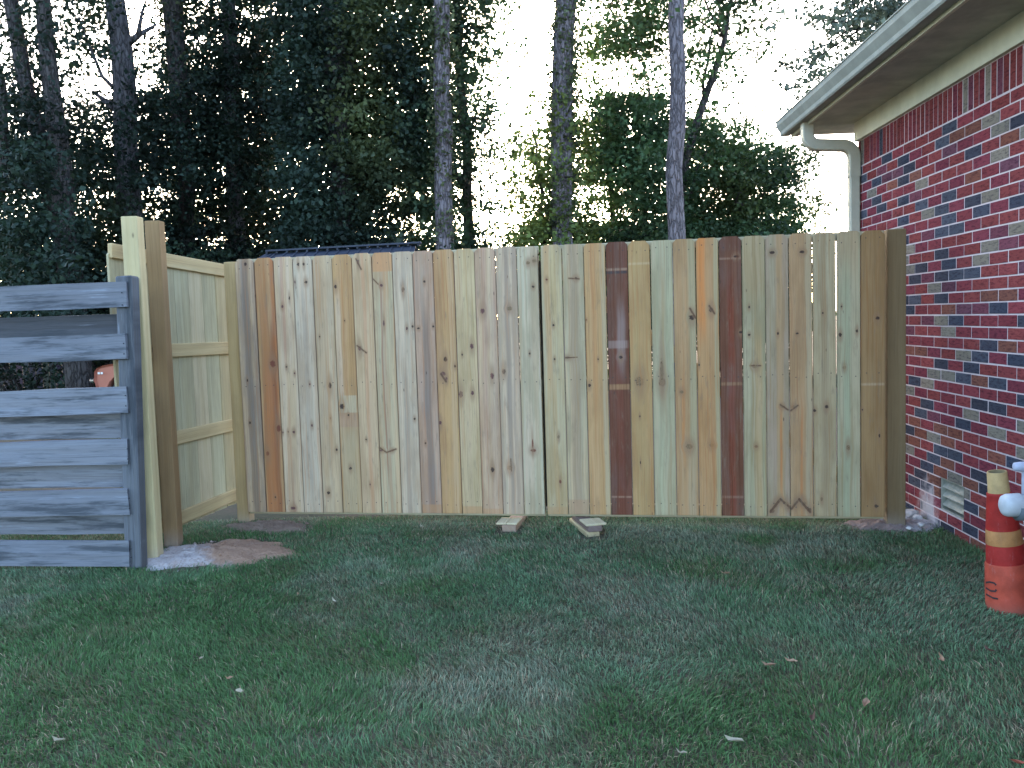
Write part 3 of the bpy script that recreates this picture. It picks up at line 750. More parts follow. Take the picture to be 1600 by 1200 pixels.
# ------------------------------------------------------------------ wood blocks under the gate
c0 = on_z(796, 830)
def block(name, px, py, yaw, w, h, L, z0, color, label, mat='wood', dx=0.0, dy=0.0):
    p = on_z(px, py); d = Vector((math.sin(yaw), math.cos(yaw), 0)); e = Vector((d.y, -d.x, 0))
    p = p + e * dx + d * dy
    o = plank(name, p + Vector((0, 0, z0 + h / 2)), p + d * L + Vector((0, 0, z0 + h / 2)), h, w, (e.x, e.y, 0), MAT[mat], None, .003, color)
    return tag(o, label, 'wood block', 'blocks under the gate')
block('wood_block', 795.5, 831, .20, .094, .044, .46, -.002, (.38, .27, .19), 'weathered block lying on the grass under the left gate leaf')
block('thin_plank', 795.5, 831, .20, .068, .012, .17, .0435, (.62, .53, .34), 'thin pale plank, left one of the pair on the left block', dx=-.055, dy=.012)
block('thin_plank', 795.5, 831, .20, .070, .012, .17, .0435, (.62, .54, .35), 'thin pale plank, right one of the pair on the left block', dx=.017, dy=.010)
block('wood_block', 927, 838.5, -.20, .086, .036, .42, -.004, (.54, .44, .26), 'pale block lying lowest in the right stack under the gate')
block('wood_block', 927, 838.5, -.20, .090, .036, .40, .0325, (.22, .16, .14), 'dark block in the middle of the right stack under the gate', dx=.012, dy=-.010)
block('thin_plank', 927, 838.5, -.20, .135, .014, .16, .069, (.62, .54, .35), 'pale reddish edged plank on top of the right stack under the gate', dx=.022, dy=-.004)

# ------------------------------------------------------------------ bare soil and spilled cement
def mat_spill(name, a, b, axis_p, axis_d, w):
    t = NT(name); p = t.pos()
    q = t.vec('DOT_PRODUCT', t.vec('SUBTRACT', p, axis_p), axis_d)
    n = t.noise(p, 9, 4, .65); n2 = t.noise(p, 60, 5, .75); n3 = t.noise(p, 26, 4, .6)
    m = t.maprange(t.math('ADD', q, t.math('MULTIPLY', t.math('SUBTRACT', t.noise(p, 4.5, 5, .7), .5), 1.0)), -w, w)
    c = t.mix(m, a, b)
    c = t.mix(t.maprange(n2, .45, .75, 0, .6), c, [x * .62 for x in b])
    c = t.mix(t.maprange(n3, .55, .75, 0, .4), c, [x * .55 for x in b])
    t.bump(t.math('ADD', n2, n3), .8, .02)
    return t.out(c, .95)
CEM, SAND = (.46, .42, .41), (.36, .225, .15)
def mound(name, cx, cy, rx, ry, hgt, mat, label, seed, rot=0.0, kind='stuff'):
    n, R = 56, 22; V = []; F = []
    rr = random.Random(seed); ph = [rr.uniform(0, 6.28) for _ in range(6)]
    for i in range(R + 1):
        for k in range(n):
            a = 2 * math.pi * k / n; rad = i / R
            e = 1 + .10 * math.sin(7 * a + ph[4]) + .07 * math.sin(13 * a + ph[5]) + .13 * math.sin(2 * a + ph[0]) + .09 * math.sin(3 * a + ph[1]) + .06 * math.sin(5 * a + ph[2]) + .05 * math.sin(9 * a + ph[3])
            x, y = rad * rx * e * math.cos(a), rad * ry * e * math.sin(a)
            X = cx + x * math.cos(rot) - y * math.sin(rot); Y = cy + x * math.sin(rot) + y * math.cos(rot)
            V.append([X, Y, 0])
    V = np.array(V); rad = np.repeat(np.arange(R + 1) / R, n)
    nz = vnoise(V[:, 0], V[:, 1], 9, seed) * .6 + vnoise(V[:, 0], V[:, 1], 28, seed + 1) * .4
    V[:, 2] = -.012 + (1 - rad ** 2) * hgt * (.45 + nz) + .02 * (1 - rad ** 6) + (vnoise(V[:, 0], V[:, 1], 45, seed + 2) - .3) * .022 * (1 - rad ** 4)
    Fq = [(i * n + k, i * n + (k + 1) % n, (i + 1) * n + (k + 1) % n, (i + 1) * n + k) for i in range(R) for k in range(n)]
    o = put(name, mesh_np(name, V, np.array(Fq), 4, True), mat)
    return tag(o, label, 'soil', None, kind)
MAT['spillL'] = mat_spill('cement_sand_left', CEM, SAND, (-1.90, 5.33, 0), (.92, .25, 0), .16)
MAT['soil'] = mat_spill('loose_soil', (.27, .20, .155), (.20, .135, .10), (-1.6, 6, 0), (1, 0, 0), .5)
MAT['spillR'] = mat_spill('cement_soil_right', (.28, .20, .17), (.40, .36, .355), (2.42, 5.6, 0), (.9, .3, 0), .12)
mound('spilled_cement', -1.86, 5.34, .46, .36, .035, MAT['spillL'], 'spilled grey cement and tan sand at the foot of the tan post', 3, .12)
mound('loose_soil', -1.72, 6.00, .33, .15, .035, MAT['soil'], 'loose brown soil at the foot of the corner post', 5, -.17)
mound('cement_rubble', 2.42, 5.52, .30, .17, .03, MAT['spillR'], 'spilled cement and soil at the foot of the brick wall', 8, -.1)
def crumbs(name, cx, cy, rx, ry, n_, mat, label, seed, zmax=.05):
    r = np.random.default_rng(seed); parts = []
    for _ in range(n_):
        a = r.uniform(0, 6.28); q = math.sqrt(r.random()) * 1.08; x = cx + rx * q * math.cos(a); y = cy + ry * q * math.sin(a)
        rad = .003 + .014 * r.random() ** 4; z = max(.004, (1 - q * q) * zmax)
        v = [(x + rad * r.uniform(.6, 1.2) * sx * (1 if k == 0 else 0), y + rad * r.uniform(.6, 1.2) * sx * (1 if k == 1 else 0), z + rad * .8 * sx * (1 if k == 2 else 0)) for k in range(3) for sx in (-1, 1)]
        parts.append((v, [(0, 2, 5), (2, 1, 5), (1, 3, 5), (3, 0, 5), (2, 0, 4), (1, 2, 4), (3, 1, 4), (0, 3, 4)]))
    V, F = join_vf(parts); tag(put(name, mesh_pd(name, V, F), mat), label, 'soil', None, 'stuff')
crumbs('soil_crumbs', -1.86, 5.34, .46, .35, 150, MAT['spillL'], 'crumbs of cement and sand around the tan post', 1)
crumbs('soil_crumbs', -1.72, 5.99, .42, .17, 200, MAT['soil'], 'brown soil crumbs at the foot of the left gate leaf', 2)
crumbs('soil_crumbs', 2.40, 5.50, .34, .20, 160, MAT['spillR'], 'cement and soil crumbs by the brick wall', 3)
MAT['stone'] = mat_plain('cement_lump', (.50, .47, .45), .95, .25, 40, bump=.4)
def lump(p, r, seed, label):
    bm = bmesh.new(); bmesh.ops.create_icosphere(bm, subdivisions=2, radius=r)
    rr = random.Random(seed)
    for v in bm.verts: v.co *= rr.uniform(.78, 1.15); v.co.z *= .6
    me = bpy.data.meshes.new('cement_lump'); bm.to_mesh(me); bm.free()
    tag(put('cement_lump', me, MAT['stone'], None, Matrix.Translation(p) @ Matrix.Rotation(seed, 4, 'Z')), label, 'rubble', 'cement lumps by the wall')
for k, (px, py, r, lb) in enumerate([(1422, 806, .060, 'largest pale cement lump, against the brick wall'), (1412, 812, .030, 'small cement lump left of the largest lump'),
        (1440, 822, .024, 'small pale cement lump nearest the vent'), (1421, 827, .020, 'small cement lump lowest on the soil by the wall'), (1433, 811, .034, 'cement lump right beside the largest lump')]):
    p = on_z(px, py, .03); lump((p.x, p.y, .038), r, k + 2, lb)

# ------------------------------------------------------------------ traffic cone and gas meter at the right edge
def mat_cone(name, col):
    t = NT(name); p = t.objco(); n = t.noise(p, 14, 5, .6); n2 = t.noise(p, 140, 3, .6)
    c = t.mix(t.maprange(n, .35, .7), col, [x * .72 for x in col])
    c = t.mix(t.maprange(n2, .5, .8, 0, .4), c, [x * .6 for x in col])
    sc_ = t.noise(t.vec('MULTIPLY', p, (1, 1, .25)), 55, 4, .7)
    c = t.mix(t.maprange(sc_, .58, .72, 0, .55), c, [min(1, x * .6 + .10) for x in col])
    d_ = t.maprange(t.math('ADD', t.sep(p)[2], t.math('MULTIPLY', n, .10)), .05, .13, .5, 0)
    c = t.mix(d_, c, (.10, .075, .055))
    t.bump(n, .2, .02)
    return t.out(c, .65)
MAT['cone_o'] = mat_cone('cone_orange', (.46, .074, .040)); MAT['cone_r'] = mat_cone('cone_red', (.38, .026, .020))
MAT['cone_y'] = mat_cone('cone_reflective', (.50, .24, .09)); MAT['cone_c'] = mat_cone('cone_cream', (.52, .36, .16))
MAT['ink'] = mat_plain('black_ink', (.05, .035, .035), .7, .1)
MAT['cone_in'] = mat_cone('cone_inside', (.30, .24, .13))
cb = on_z(1577, 962); cb.z = 0
coneE = empty('traffic_cone', cb)
tag(coneE, 'faded orange traffic cone with yellow band leaning by the brick wall', 'traffic cone')
CM = Matrix.Translation((cb.x + .062, cb.y + .09, -.005)) @ Matrix.Rotation(-.115, 4, 'Y')
def cpart(name, prof, mat, parent=coneE):
    V, F = lathe(prof, 40); return put(name, mesh_pd(name, V, F, True), mat, parent, CM)
cpart('lower_body', [(.112, -.01), (.112, .004), (.106, .010), (.099, .12), (.089, .225), (.0845, .232), (.08, .232)], MAT['cone_o'])
cpart('red_sleeve', [(.0845, .228), (.0835, .236), (.0765, .318), (.0755, .320)], MAT['cone_r'])
cpart('yellow_band', [(.0765, .318), (.0772, .320), (.0715, .385), (.0705, .387)], MAT['cone_y'])
cpart('upper_body', [(.0712, .385), (.0705, .389), (.052, .545), (.0515, .552), (.047, .556)], MAT['cone_r'])
cpart('collar', [(.047, .553), (.0455, .557), (.0415, .648), (.040, .651), (.036, .650)], MAT['cone_c'])
cpart('inside', [(.036, .650), (.036, .56), (.0005, .54)], MAT['cone_in'])
def cone_r(z): return (.106 - (z - .010) * .0636 if z < .12 else .099 - (z - .12) * .0952) + .0016
lt = None
def ink_strip(pts, hw):
    V, F = [], []
    for i, (a, z) in enumerate(pts):
        a0, z0 = pts[max(0, i - 1)]; a1, z1 = pts[min(len(pts) - 1, i + 1)]
        dx, dz = (a1 - a0) * .1, z1 - z0; l = math.hypot(dx, dz); nx, nz = -dz / l, dx / l
        for s in (-1, 1):
            aa = a + nx * hw * s / .1; zz = z + nz * hw * s; r = cone_r(zz) + .0012
            V.append((r * math.cos(aa), r * math.sin(aa), zz))
    for i in range(len(pts) - 1): F.append((2 * i, 2 * i + 1, 2 * i + 3, 2 * i + 2))
    return V, F
base_a = math.radians(-149)
strokes = [[(base_a - .65, .140), (base_a - .35, .152), (base_a - .08, .153), (base_a + .0, .145)],
           [(base_a - .65, .116), (base_a - .3, .112), (base_a - .05, .116), (base_a + .0, .126)],
           [(base_a - .65, .086), (base_a - .2, .082), (base_a + .05, .083)]]
V, F = join_vf([ink_strip(s, .0042) for s in strokes])
put('lettering', mesh_pd('lettering', V, F), MAT['ink'], coneE, CM)

MAT['meter'] = mat_plain('meter_paint', (.46, .50, .52), .45, .12, 14, bump=.05)
MAT['meter_d'] = mat_plain('meter_dark', (.12, .15, .17), .5, .15, 14)
MAT['pipe'] = mat_plain('pipe_paint', (.42, .46, .56), .45, .15, 14)
MY = 3.66
mb = on_y(1592, 790, MY)
meter = empty('gas_meter', (mb.x + .12, MY, 0))
tag(meter, 'pale grey gas meter with riser pipe at the right edge, in front of the cone', 'gas meter')
def mpart(name, V, F, mat, smooth=True): return put(name, mesh_pd(name, V, F, smooth), mat, meter)
xl = on_y(1565, 790, MY).x; zc = .548
# regulator body lying along x with rounded cap
prof = [(.0005, 0), (.030, .002), (.043, .010), (.049, .024), (.050, .075), (.044, .082), (.044, .13)]
V, F = lathe(prof, 28); V = [(xl + z, MY + y, zc + x) for x, y, z in V]; mpart('regulator_cap', V, F, MAT['meter'])
V, F = tube_np([(xl + .055, MY - .012, zc - .022), (xl + .19, MY - .012, zc - .022)], [.042, .042], 20); mpart('regulator_body', V, F, MAT['meter_d'])
xr = xl + .105
V, F = tube_np([(xr + .07, MY, -.05), (xr + .07, MY, .27), (xr + .055, MY, .34), (xr + .02, MY, .45), (xr, MY, zc - .03)], [.021, .021, .021, .022, .022], 16); mpart('riser_pipe', V, F, MAT['pipe'])
V, F = tube_np([(xr, MY, zc + .03), (xr, MY, .69), (xr, MY, .72)], [.019, .019, .019], 16); mpart('upper_pipe', V, F, MAT['pipe'])
zt = .712; xt = on_y(1584, 729, MY).x
V, F = tube_np([(xt, MY, zt), (xt + .004, MY, zt), (xt + .03, MY, zt), (xt + .16, MY, zt), (xt + .26, MY, zt)], [.012, .018, .021, .021, .021], 16); mpart('cross_pipe', V, F, MAT['pipe'])
me = box_mesh('meter_case', .24, .16, .28, .03)
put('meter_case', me, MAT['meter'], meter, Matrix.Translation((xl + .32, MY + .02, .40)))
V, F = lathe([(.0005, 0), (.055, 0), (.055, .012), (.0005, .012)], 24); V = [(xl + .32 + x, MY - .062 - z, .58 + y) for x, y, z in V]; mpart('dial', V, F, MAT['meter_d'])
V, F = tube_np([(xt + .25, MY, zt), (xt + .25, MY, .67)], [.02, .02], 14); mpart('drop_pipe', V, F, MAT['pipe'])

# ------------------------------------------------------------------ grass
def mat_grass():
    t = NT('grass_blades'); c = t.attr('col')
    n = t.noise(t.pos(), 40, 2)
    c = t.mix(t.math('MULTIPLY', n, .3), c, t.mix(1, c, (.6, .6, .6), 'MULTIPLY'))
    t.bsdf.inputs['Subsurface Weight'].default_value = 0
    d = t.bsdf; t.out(c, .6)
    tr = t.node('ShaderNodeBsdfTranslucent'); t.set(tr.inputs['Color'], c)
    mx = t.node('ShaderNodeMixShader'); mx.inputs[0].default_value = .25
    t.l.new(d.outputs[0], mx.inputs[1]); t.l.new(tr.outputs[0], mx.inputs[2])
    t.l.new(mx.outputs[0], t.n['Material Output'].inputs['Surface'])
    return t.mat
MAT['grass'] = mat_grass()
def in_frame(x, y, mx=1.06):
    return np.abs(x) < (y * .62 * mx + .15)
def blades(n, xr_, yr_, seed, scale=1.0):
    r = np.random.default_rng(seed)
    x = r.uniform(*xr_, n); y = r.uniform(*yr_, n)
    return x, y
xs, ys = [], []
x, y = blades(420000, (-3.6, 3.0), (2.2, 6.25), 1); k = in_frame(x, y); xs.append(x[k]); ys.append(y[k])
x, y = blades(26000, (-7, 3.0), (0.6, 6.4), 2); k = ~in_frame(x, y) | (y < 2.2); xs.append(x[k]); ys.append(y[k])
X = np.concatenate(xs); Y = np.concatenate(ys)
rr = np.random.default_rng(5)
keep = np.ones(len(X), bool)
wallx = W0.x + (Y - W0.y) * math.tan(WTH)
keep &= X < wallx - .01
def ell(cx, cy, rx, ry, rot=0.0, edge=.18):
    dx, dy = X - cx, Y - cy
    u = (dx * math.cos(rot) + dy * math.sin(rot)) / rx; v = (-dx * math.sin(rot) + dy * math.cos(rot)) / ry
    d = np.sqrt(u * u + v * v) + (vnoise(X, Y, 6, 77) - .5) * .35
    return d
for e in ((-1.86, 5.34, .46, .36, .12), (-1.72, 6.0, .34, .13, -.17), (2.42, 5.52, .30, .17, -.1)):
    d = ell(*e); keep &= ~((d < 1.0) & (rr.random(len(X)) > np.clip((d - .72) * 1.8, 0.012, 1)))
# thin strip along the gate and fences, wear patches
wear = vnoise(X, Y, .9, 21) * .6 + vnoise(X, Y, 2.6, 22) * .4
keep &= rr.random(len(X)) < np.clip(1.25 - wear * .55, .3, 1)
# keep clear of bodies
for (bx0, by0) in ((on_z(795.5, 831).x, on_z(795.5, 831).y), (on_z(927, 838.5).x, on_z(927, 838.5).y)):
    keep &= ~((np.abs(X - bx0) < .09) & (Y > by0 - .10) & (Y < by0 + .4) & (rr.random(len(X)) > .12))
X, Y, wear = X[keep], Y[keep], wear[keep]
nb = len(X)
lush = vnoise(X, Y, .75, 31) * .55 + vnoise(X, Y, 2.1, 32) * .3 + vnoise(X, Y, 6.0, 36) * .15
dry = vnoise(X, Y, 1.1, 41) * .45 + vnoise(X, Y, 3.4, 42) * .35 + vnoise(X, Y, 11., 43) * .2
lush = lush + .22 * np.exp(-((X + 1.9) ** 2 / .9 + (Y - 3.7) ** 2 / .8)) + .16 * np.exp(-((X - .9) ** 2 / .35 + (Y - 3.1) ** 2 / .5)) + .14 * np.exp(-((X - 1.5) ** 2 / .5 + (Y - 4.6) ** 2 / .3))
dry = dry + .10 * np.exp(-((X + .35) ** 2 / .06 + (Y - 5.1) ** 2 / .5)) + .08 * np.exp(-((X + .2) ** 2 / .3 + (Y - 3.2) ** 2 / .3)) - .10 * np.exp(-((X + 1.9) ** 2 / .9 + (Y - 3.7) ** 2 / .8))
hgt = (.010 + .012 * rr.random(nb) + .009 * lush) * (1 + .5 * (rr.random(nb) < .04))
edge_tuft = np.exp(-np.clip(wallx[keep] - X, 0, 9) / .05) * .02
hgt += edge_tuft
wid = .0012 + .0012 * rr.random(nb)
ang = rr.uniform(0, 2 * np.pi, nb); lean = rr.uniform(.4, 1.7, nb) * hgt
comb_a = vnoise(X, Y, 1.6, 51) * 6.28
dx = np.cos(ang) * lean * .75 + np.cos(comb_a) * lean * .45; dy = np.sin(ang) * lean * .75 + np.sin(comb_a) * lean * .45
wa = ang + np.pi / 2 + rr.uniform(-.5, .5, nb)
wx, wy = np.cos(wa) * wid, np.sin(wa) * wid
Vb = np.zeros((nb, 5, 3), np.float32)
Vb[:, 0] = np.stack([X - wx, Y - wy, np.zeros(nb) - .003], 1); Vb[:, 1] = np.stack([X + wx, Y + wy, np.zeros(nb) - .003], 1)
mxp, myp = X + dx * .38, Y + dy * .38
Vb[:, 2] = np.stack([mxp + wx * .8, myp + wy * .8, hgt * .62], 1); Vb[:, 3] = np.stack([mxp - wx * .8, myp - wy * .8, hgt * .62], 1)
Vb[:, 4] = np.stack([X + dx, Y + dy, hgt * rr.uniform(.8, 1.0, nb)], 1)
idx = np.arange(nb)[:, None] * 5
tri = np.concatenate([idx + np.array([[0, 1, 2]]), idx + np.array([[0, 2, 3]]), idx + np.array([[3, 2, 4]])], 0)
gA, gB, gC, gD = np.array([.085, .175, .060]), np.array([.150, .250, .135]), np.array([.25, .285, .195]), np.array([.38, .31, .20])
mL = np.clip((lush - .38) * 3.2, 0, 1)[:, None]; mD = np.clip((dry - .50) * 2.6, 0, .75)[:, None]
col = gB * (1 - mL) + gA * mL
col = col * (1 - mD) + gC * mD
straw = rr.random(nb) < (.05 + .20 * mD[:, 0] + .10 * (wear > .6))
col[straw] = gD * rr.uniform(.7, 1.1, (straw.sum(), 1))
col *= rr.uniform(.62, 1.40, (nb, 1)) * (.80 + .40 * vnoise(X, Y, 14., 61)[:, None])
brn = (vnoise(X, Y, 5.0, 62) > .66) & (rr.random(nb) < .35); col[brn] = col[brn] * .5 + np.array([.21, .16, .09]) * .5
gm = mesh_np('grass', Vb.reshape(-1, 3), tri, 3, False, np.repeat(col, 5, 0))
tag(put('grass', gm, MAT['grass']), 'short mown lawn grass in front of the gate', 'grass', None, 'stuff')

# fallen leaves lying on the lawn
MAT['dryleaf'] = mat_wood('dry_leaf', knots=False, gdark=.3)
def fallen(px, py, size, color, label, seed):
    rr_ = random.Random(seed); p = on_z(px, py, .03)
    a = size; pts = [(-.5, 0), (-.25, .2), (.1, .24), (.38, .12), (.5, 0), (.38, -.12), (.1, -.24), (-.25, -.2)]
    V = [(x * a, y * a * .8, a * .22 * abs(y) * 2 + rr_.uniform(0, .15) * a) for x, y in pts] + [(0, 0, 0), (-.75 * a, .05 * a, .02)]
    F = [(8, i, (i + 1) % 8) for i in range(8)] + [(0, 9, 1)]
    o = put('fallen_leaf', mesh_pd('fallen_leaf', V, F), MAT['dryleaf'], None, Matrix.Translation((p.x, p.y, .036)) @ Matrix.Rotation(rr_.uniform(0, 6.3), 4, 'Z') @ Matrix.Rotation(rr_.uniform(-.3, .3), 4, 'X'))
    o.color = (*color, 1); tag(o, label, 'leaf', 'leaves fallen on the lawn')
PL, BRL, DKL = (.38, .34, .25), (.36, .23, .15), (.10, .055, .04)
for k, q in enumerate([
    (523, 942, .032, PL, 'tiny white leaf on the lawn, farthest of the pale leaves'), (315, 1031, .034, PL, 'small pale leaf on the lawn below the spilled cement'),
    (375, 1083, .042, PL, 'pale curled leaf low at the left of the lawn'), (94, 1160, .036, PL, 'pale leaf at the lower left corner of the lawn'),
    (360, 1062, .032, BRL, 'tan leaf just above the pale curled leaf'), (465, 930, .030, BRL, 'small brown leaf on the lawn right of the spilled cement'),
    (1135, 898, .046, BRL, 'brown leaf on the lawn below the right gate leaf'), (1205, 1042, .05, BRL, 'light brown leaf, left one of a pair in the lawn'),
    (1238, 1036, .042, BRL, 'brown leaf, right one of a pair in the lawn'), (1353, 1102, .065, BRL, 'large upright brown leaf on the right of the lawn'),
    (1268, 1126, .05, DKL, 'dark brown leaf near the bottom of the lawn'), (1150, 1161, .05, PL, 'pale torn leaf near the bottom of the lawn'),
    (1067, 1180, .03, PL, 'small cream leaf at the bottom edge of the lawn'), (1548, 1020, .04, DKL, 'dark leaf on the lawn below the traffic cone'),
    (1590, 1196, .05, (.30, .08, .05), 'red leaf at the bottom right corner'), (1472, 1034, .05, BRL, 'tan leaf on a dry patch at the right'),
    (596, 914, .026, PL, 'pale leaf speck at the middle left of the lawn'), (660, 825, .04, PL, 'pale scrap on the grass under the left gate leaf')]):
    fallen(*q, seed=k + 40)

# ------------------------------------------------------------------ behind the fence: shed, car, far fence
MAT['shed_roof'] = mat_plain('shed_roof_metal', (.035, .042, .060), .5, .2, 9, bump=.05)
MAT['shed_wall'] = mat_plain('shed_wall', (.12, .11, .10), .8, .2, 6)
SH = empty('garden_shed', (-2.5, 13.2, 0)); tag(SH, 'low shed with dark blue ribbed roof just above the left gate leaf', 'shed')
def S(x, y, z): return Vector((-2.48 + x * .999, 13.0 + y + x * -.02, z - .045 + x * .022))
def shed_box(name, x0, x1, y0, y1, z0, z1, mat, parent):
    me = bpy.data.meshes.new(name); b = bmesh.new(); bm_box(b, x0, x1, y0, y1, z0, z1, S)
    bmesh.ops.recalc_face_normals(b, faces=b.faces[:]); b.to_mesh(me); b.free(); return put(name, me, mat, parent)
shed_box('shed_wall', -1.15, 1.08, -.55, .75, 0, 2.33, MAT['shed_wall'], SH)
def slope(name, x0, x1, t0, t1, side, lift, thick):
    ye, ze, yr, zr = -.75 * side + .1, 2.31, .1, 2.535
    def pt(x, t, l):
        sh = .12 * t * (1 if x < 0 else -.35)
        return S(x + (sh if abs(x) > 1.0 else 0), ye + (yr - ye) * t, ze + (zr - ze) * t + l)
    V = [pt(x, t, l) for x in (x0, x1) for t in (t0, t1) for l in (lift, lift + thick)]
    F = [(0, 1, 3, 2), (4, 6, 7, 5), (0, 4, 5, 1), (2, 3, 7, 6), (0, 2, 6, 4), (1, 5, 7, 3)]
    return mesh_pd(name, V, F)
rf = put('roof', slope('roof', -1.24, 1.16, 0, 1, 1, 0, .02), MAT['shed_roof'], SH)
put('roof', slope('roof', -1.24, 1.16, 0, .985, -1, 0, .02), MAT['shed_roof'], SH)
for i in range(15):
    x = -1.13 + i * .158; put('rib', slope('rib', x, x + .022, .02, .93, 1, .0205, .014), MAT['shed_roof'], rf)
shed_box('ridge_cap', -1.10, 1.20, .0, .2, 2.575, 2.60, MAT['shed_roof'], rf)
for i in range(16):
    x = -1.10 + i * .15; shed_box('ridge_foot', x, x + .03, .02, .18, 2.545, 2.574, MAT['shed_roof'], rf)

MAT['car'] = mat_plain('car_paint', (.46, .165, .105), .3, .06, 3, bump=0)
MAT['rubber'] = mat_plain('tyre_rubber', (.02, .02, .022), .8, .2, 20)
MAT['chrome'] = mat_plain('chrome', (.75, .76, .80), .15, .05, 5, metal=1.0, bump=0)
MAT['glass'] = mat_plain('car_glass', (.03, .04, .05), .08, .05, 3, bump=0)
MAT['lens'] = mat_plain('lamp_lens', (.8, .8, .76), .2, .05, 5, bump=0)
CX, CY = -6.93, 14.5
car = empty('parked_car', (CX + 2.3, CY + .9, 0)); tag(car, 'salmon orange car nose seen through the gap in the grey fence', 'car')
def arch(xc, r, z0, n=10, rev=False):
    return [(xc + r * math.cos(math.pi * (1 - i / n)), z0 + r * math.sin(math.pi * (1 - i / n))) for i in range(n + 1)]
w1, w2, wz, ar = .56, 3.45, .34, .385
outl = [(.10, .30), (.03, .45), (.0, .60), (.01, .74), (.05, .80), (.16, .845), (.45, .885), (1.2, .93), (1.75, .95), (4.2, .93), (4.55, .88), (4.62, .60), (4.55, .34), (w2 + ar, .30)]
outl += list(reversed(arch(w2, ar, wz))) + [(w1 + ar, .30)] + list(reversed(arch(w1, ar, wz))) 
ys_ = [(0.0, .0), (.03, -.0)]
def car_section(inset, dz):
    return [(x + (inset if x < 2.3 else -inset) * .5, z - dz * (1 if z > .8 else 0)) for x, z in outl]
V = []; rings = [(.035, .03, .0), (0.0, .0, .04)]
layers = [(.05, .05, .03), (.0, .0, .0), (1.76, .0, .0), (1.81, .05, .03)]
n = len(outl)
for (yy, inset, dz) in layers: V += [(CX + x, CY + yy - .0, z) for x, z in car_section(inset, dz)]
V = [(v[0], v[1], v[2]) for v in V]
F = []
order = [1, 2]
for a, b in ((0, 1), (1, 2), (2, 3)):
    for k in range(n): F.append((a * n + k, a * n + (k + 1) % n, b * n + (k + 1) % n, b * n + k))
F += [tuple(range(n)), tuple(range(4 * n - 1, 3 * n - 1, -1))]
put('car_body', mesh_pd('car_body', V, F), MAT['car'], car)
cab = [(1.55, .94), (2.15, 1.30), (3.15, 1.33), (3.95, .93)]
V = [(CX + x, CY + .10 + (.12 if z > 1 else 0), z) for x, z in cab] + [(CX + x, CY + 1.71 - (.12 if z > 1 else 0), z) for x, z in cab]
put('cabin', mesh_pd('cabin', V, [(0, 1, 2, 3), (7, 6, 5, 4), (0, 4, 5, 1), (1, 5, 6, 2), (2, 6, 7, 3)]), MAT['glass'], car)
put('car_roof', box_mesh('car_roof', 1.15, 1.42, .04, .015), MAT['car'], car, Matrix.Translation((CX + 2.65, CY + .905, 1.315)))
for (wx_, yy) in ((w1, .02), (w2, .02), (w1, 1.59), (w2, 1.59)):
    V, F = lathe([(.16, 0), (.21, -.01), (.31, -.005), (.325, .03), (.325, .17), (.31, .2), (.16, .2)], 28)
    wt = put('wheel', mesh_pd('tyre', V, F, True), MAT['rubber'], car, Matrix.Translation((CX + wx_, CY + yy, wz - .015)) @ Matrix.Rotation(-math.pi / 2, 4, 'X'))
    V, F = lathe([(.0005, .03), (.06, .012), (.075, .035), (.15, .035), (.165, .004), (.172, .004), (.172, .19), (.0005, .19)], 20)
    put('rim', mesh_pd('rim', V, F, True), MAT['chrome'], wt, Matrix.Translation((CX + wx_, CY + yy, wz - .015)) @ Matrix.Rotation(-math.pi / 2, 4, 'X'))
put('bumper', box_mesh('bumper', .11, 1.8, .085, .03), MAT['chrome'], car, Matrix.Translation((CX - .04, CY + .90, .56)))
for yy in (.22, .42, 1.38, 1.58):
    V, F = lathe([(.0005, .0), (.08, .004), (.085, .03)], 20)
    put('headlight', mesh_pd('headlight', V, F, True), MAT['lens'], car, Matrix.Translation((CX - .005, CY + yy, .69)) @ Matrix.Rotation(math.pi / 2, 4, 'Y'))
for k in range(2):
    put('badge', box_mesh('badge', .036, .008, .035, .004), MAT['lens'], car, Matrix.Translation((CX + .085 + k * .05, CY - .004, .70)))

ff = empty('dark_fence', (-9, 20, 0)); tag(ff, 'dark upright board fence far behind the car', 'fence')
for i in range(34):
    x = -12.6 + i * .15
    me = box_mesh('fence_board', .142, .02, 1.75 + random.uniform(-.02, .02), .004)
    put('fence_board', me, MAT['wood_dark'], ff, Matrix.Translation((x, 20 + random.uniform(0, .006), .02))).color = (*[c * random.uniform(.7, 1.2) for c in (.07, .062, .06)], 1)
for z in (.4, 1.4): plank('rail', (-12.7, 20.035, z), (-7.5, 20.035, z), .09, .04, (0, -1, 0), MAT['wood_dark'], ff, color=(.06, .055, .05))

# ------------------------------------------------------------------ trees
def mat_bark(name, a, b, sc=1.0):
    t = NT(name); p = t.pos()
    q = t.vec('MULTIPLY', p, (9 * sc, 9 * sc, 2.2 * sc))
    n = t.noise(q, 1.2, 5, .7, .6); v = t.voronoi(t.vec('ADD', q, t.noise(q, 2, 3, color=True)), 1.6, 'DISTANCE_TO_EDGE')
    c = t.mix(t.maprange(n, .3, .7), a, b)
    c = t.mix(t.maprange(v, 0, .12, .8, 0), c, [x * .35 for x in a])
    t.bump(t.math('ADD', t.math('MULTIPLY', n, .5), t.maprange(v, 0, .2)), .8, .05)
    return t.out(c, .95)
MAT['bark_l'] = mat_bark('pine_bark', (.155, .13, .135), (.235, .205, .215))
MAT['bark_d'] = mat_bark('dark_bark', (.055, .048, .045), (.10, .088, .085))
MAT['bark_m'] = mat_bark('grey_bark', (.085, .078, .082), (.15, .138, .145))
MAT['twig'] = mat_bark('twig_bark', (.05, .042, .04), (.085, .07, .066), 3)
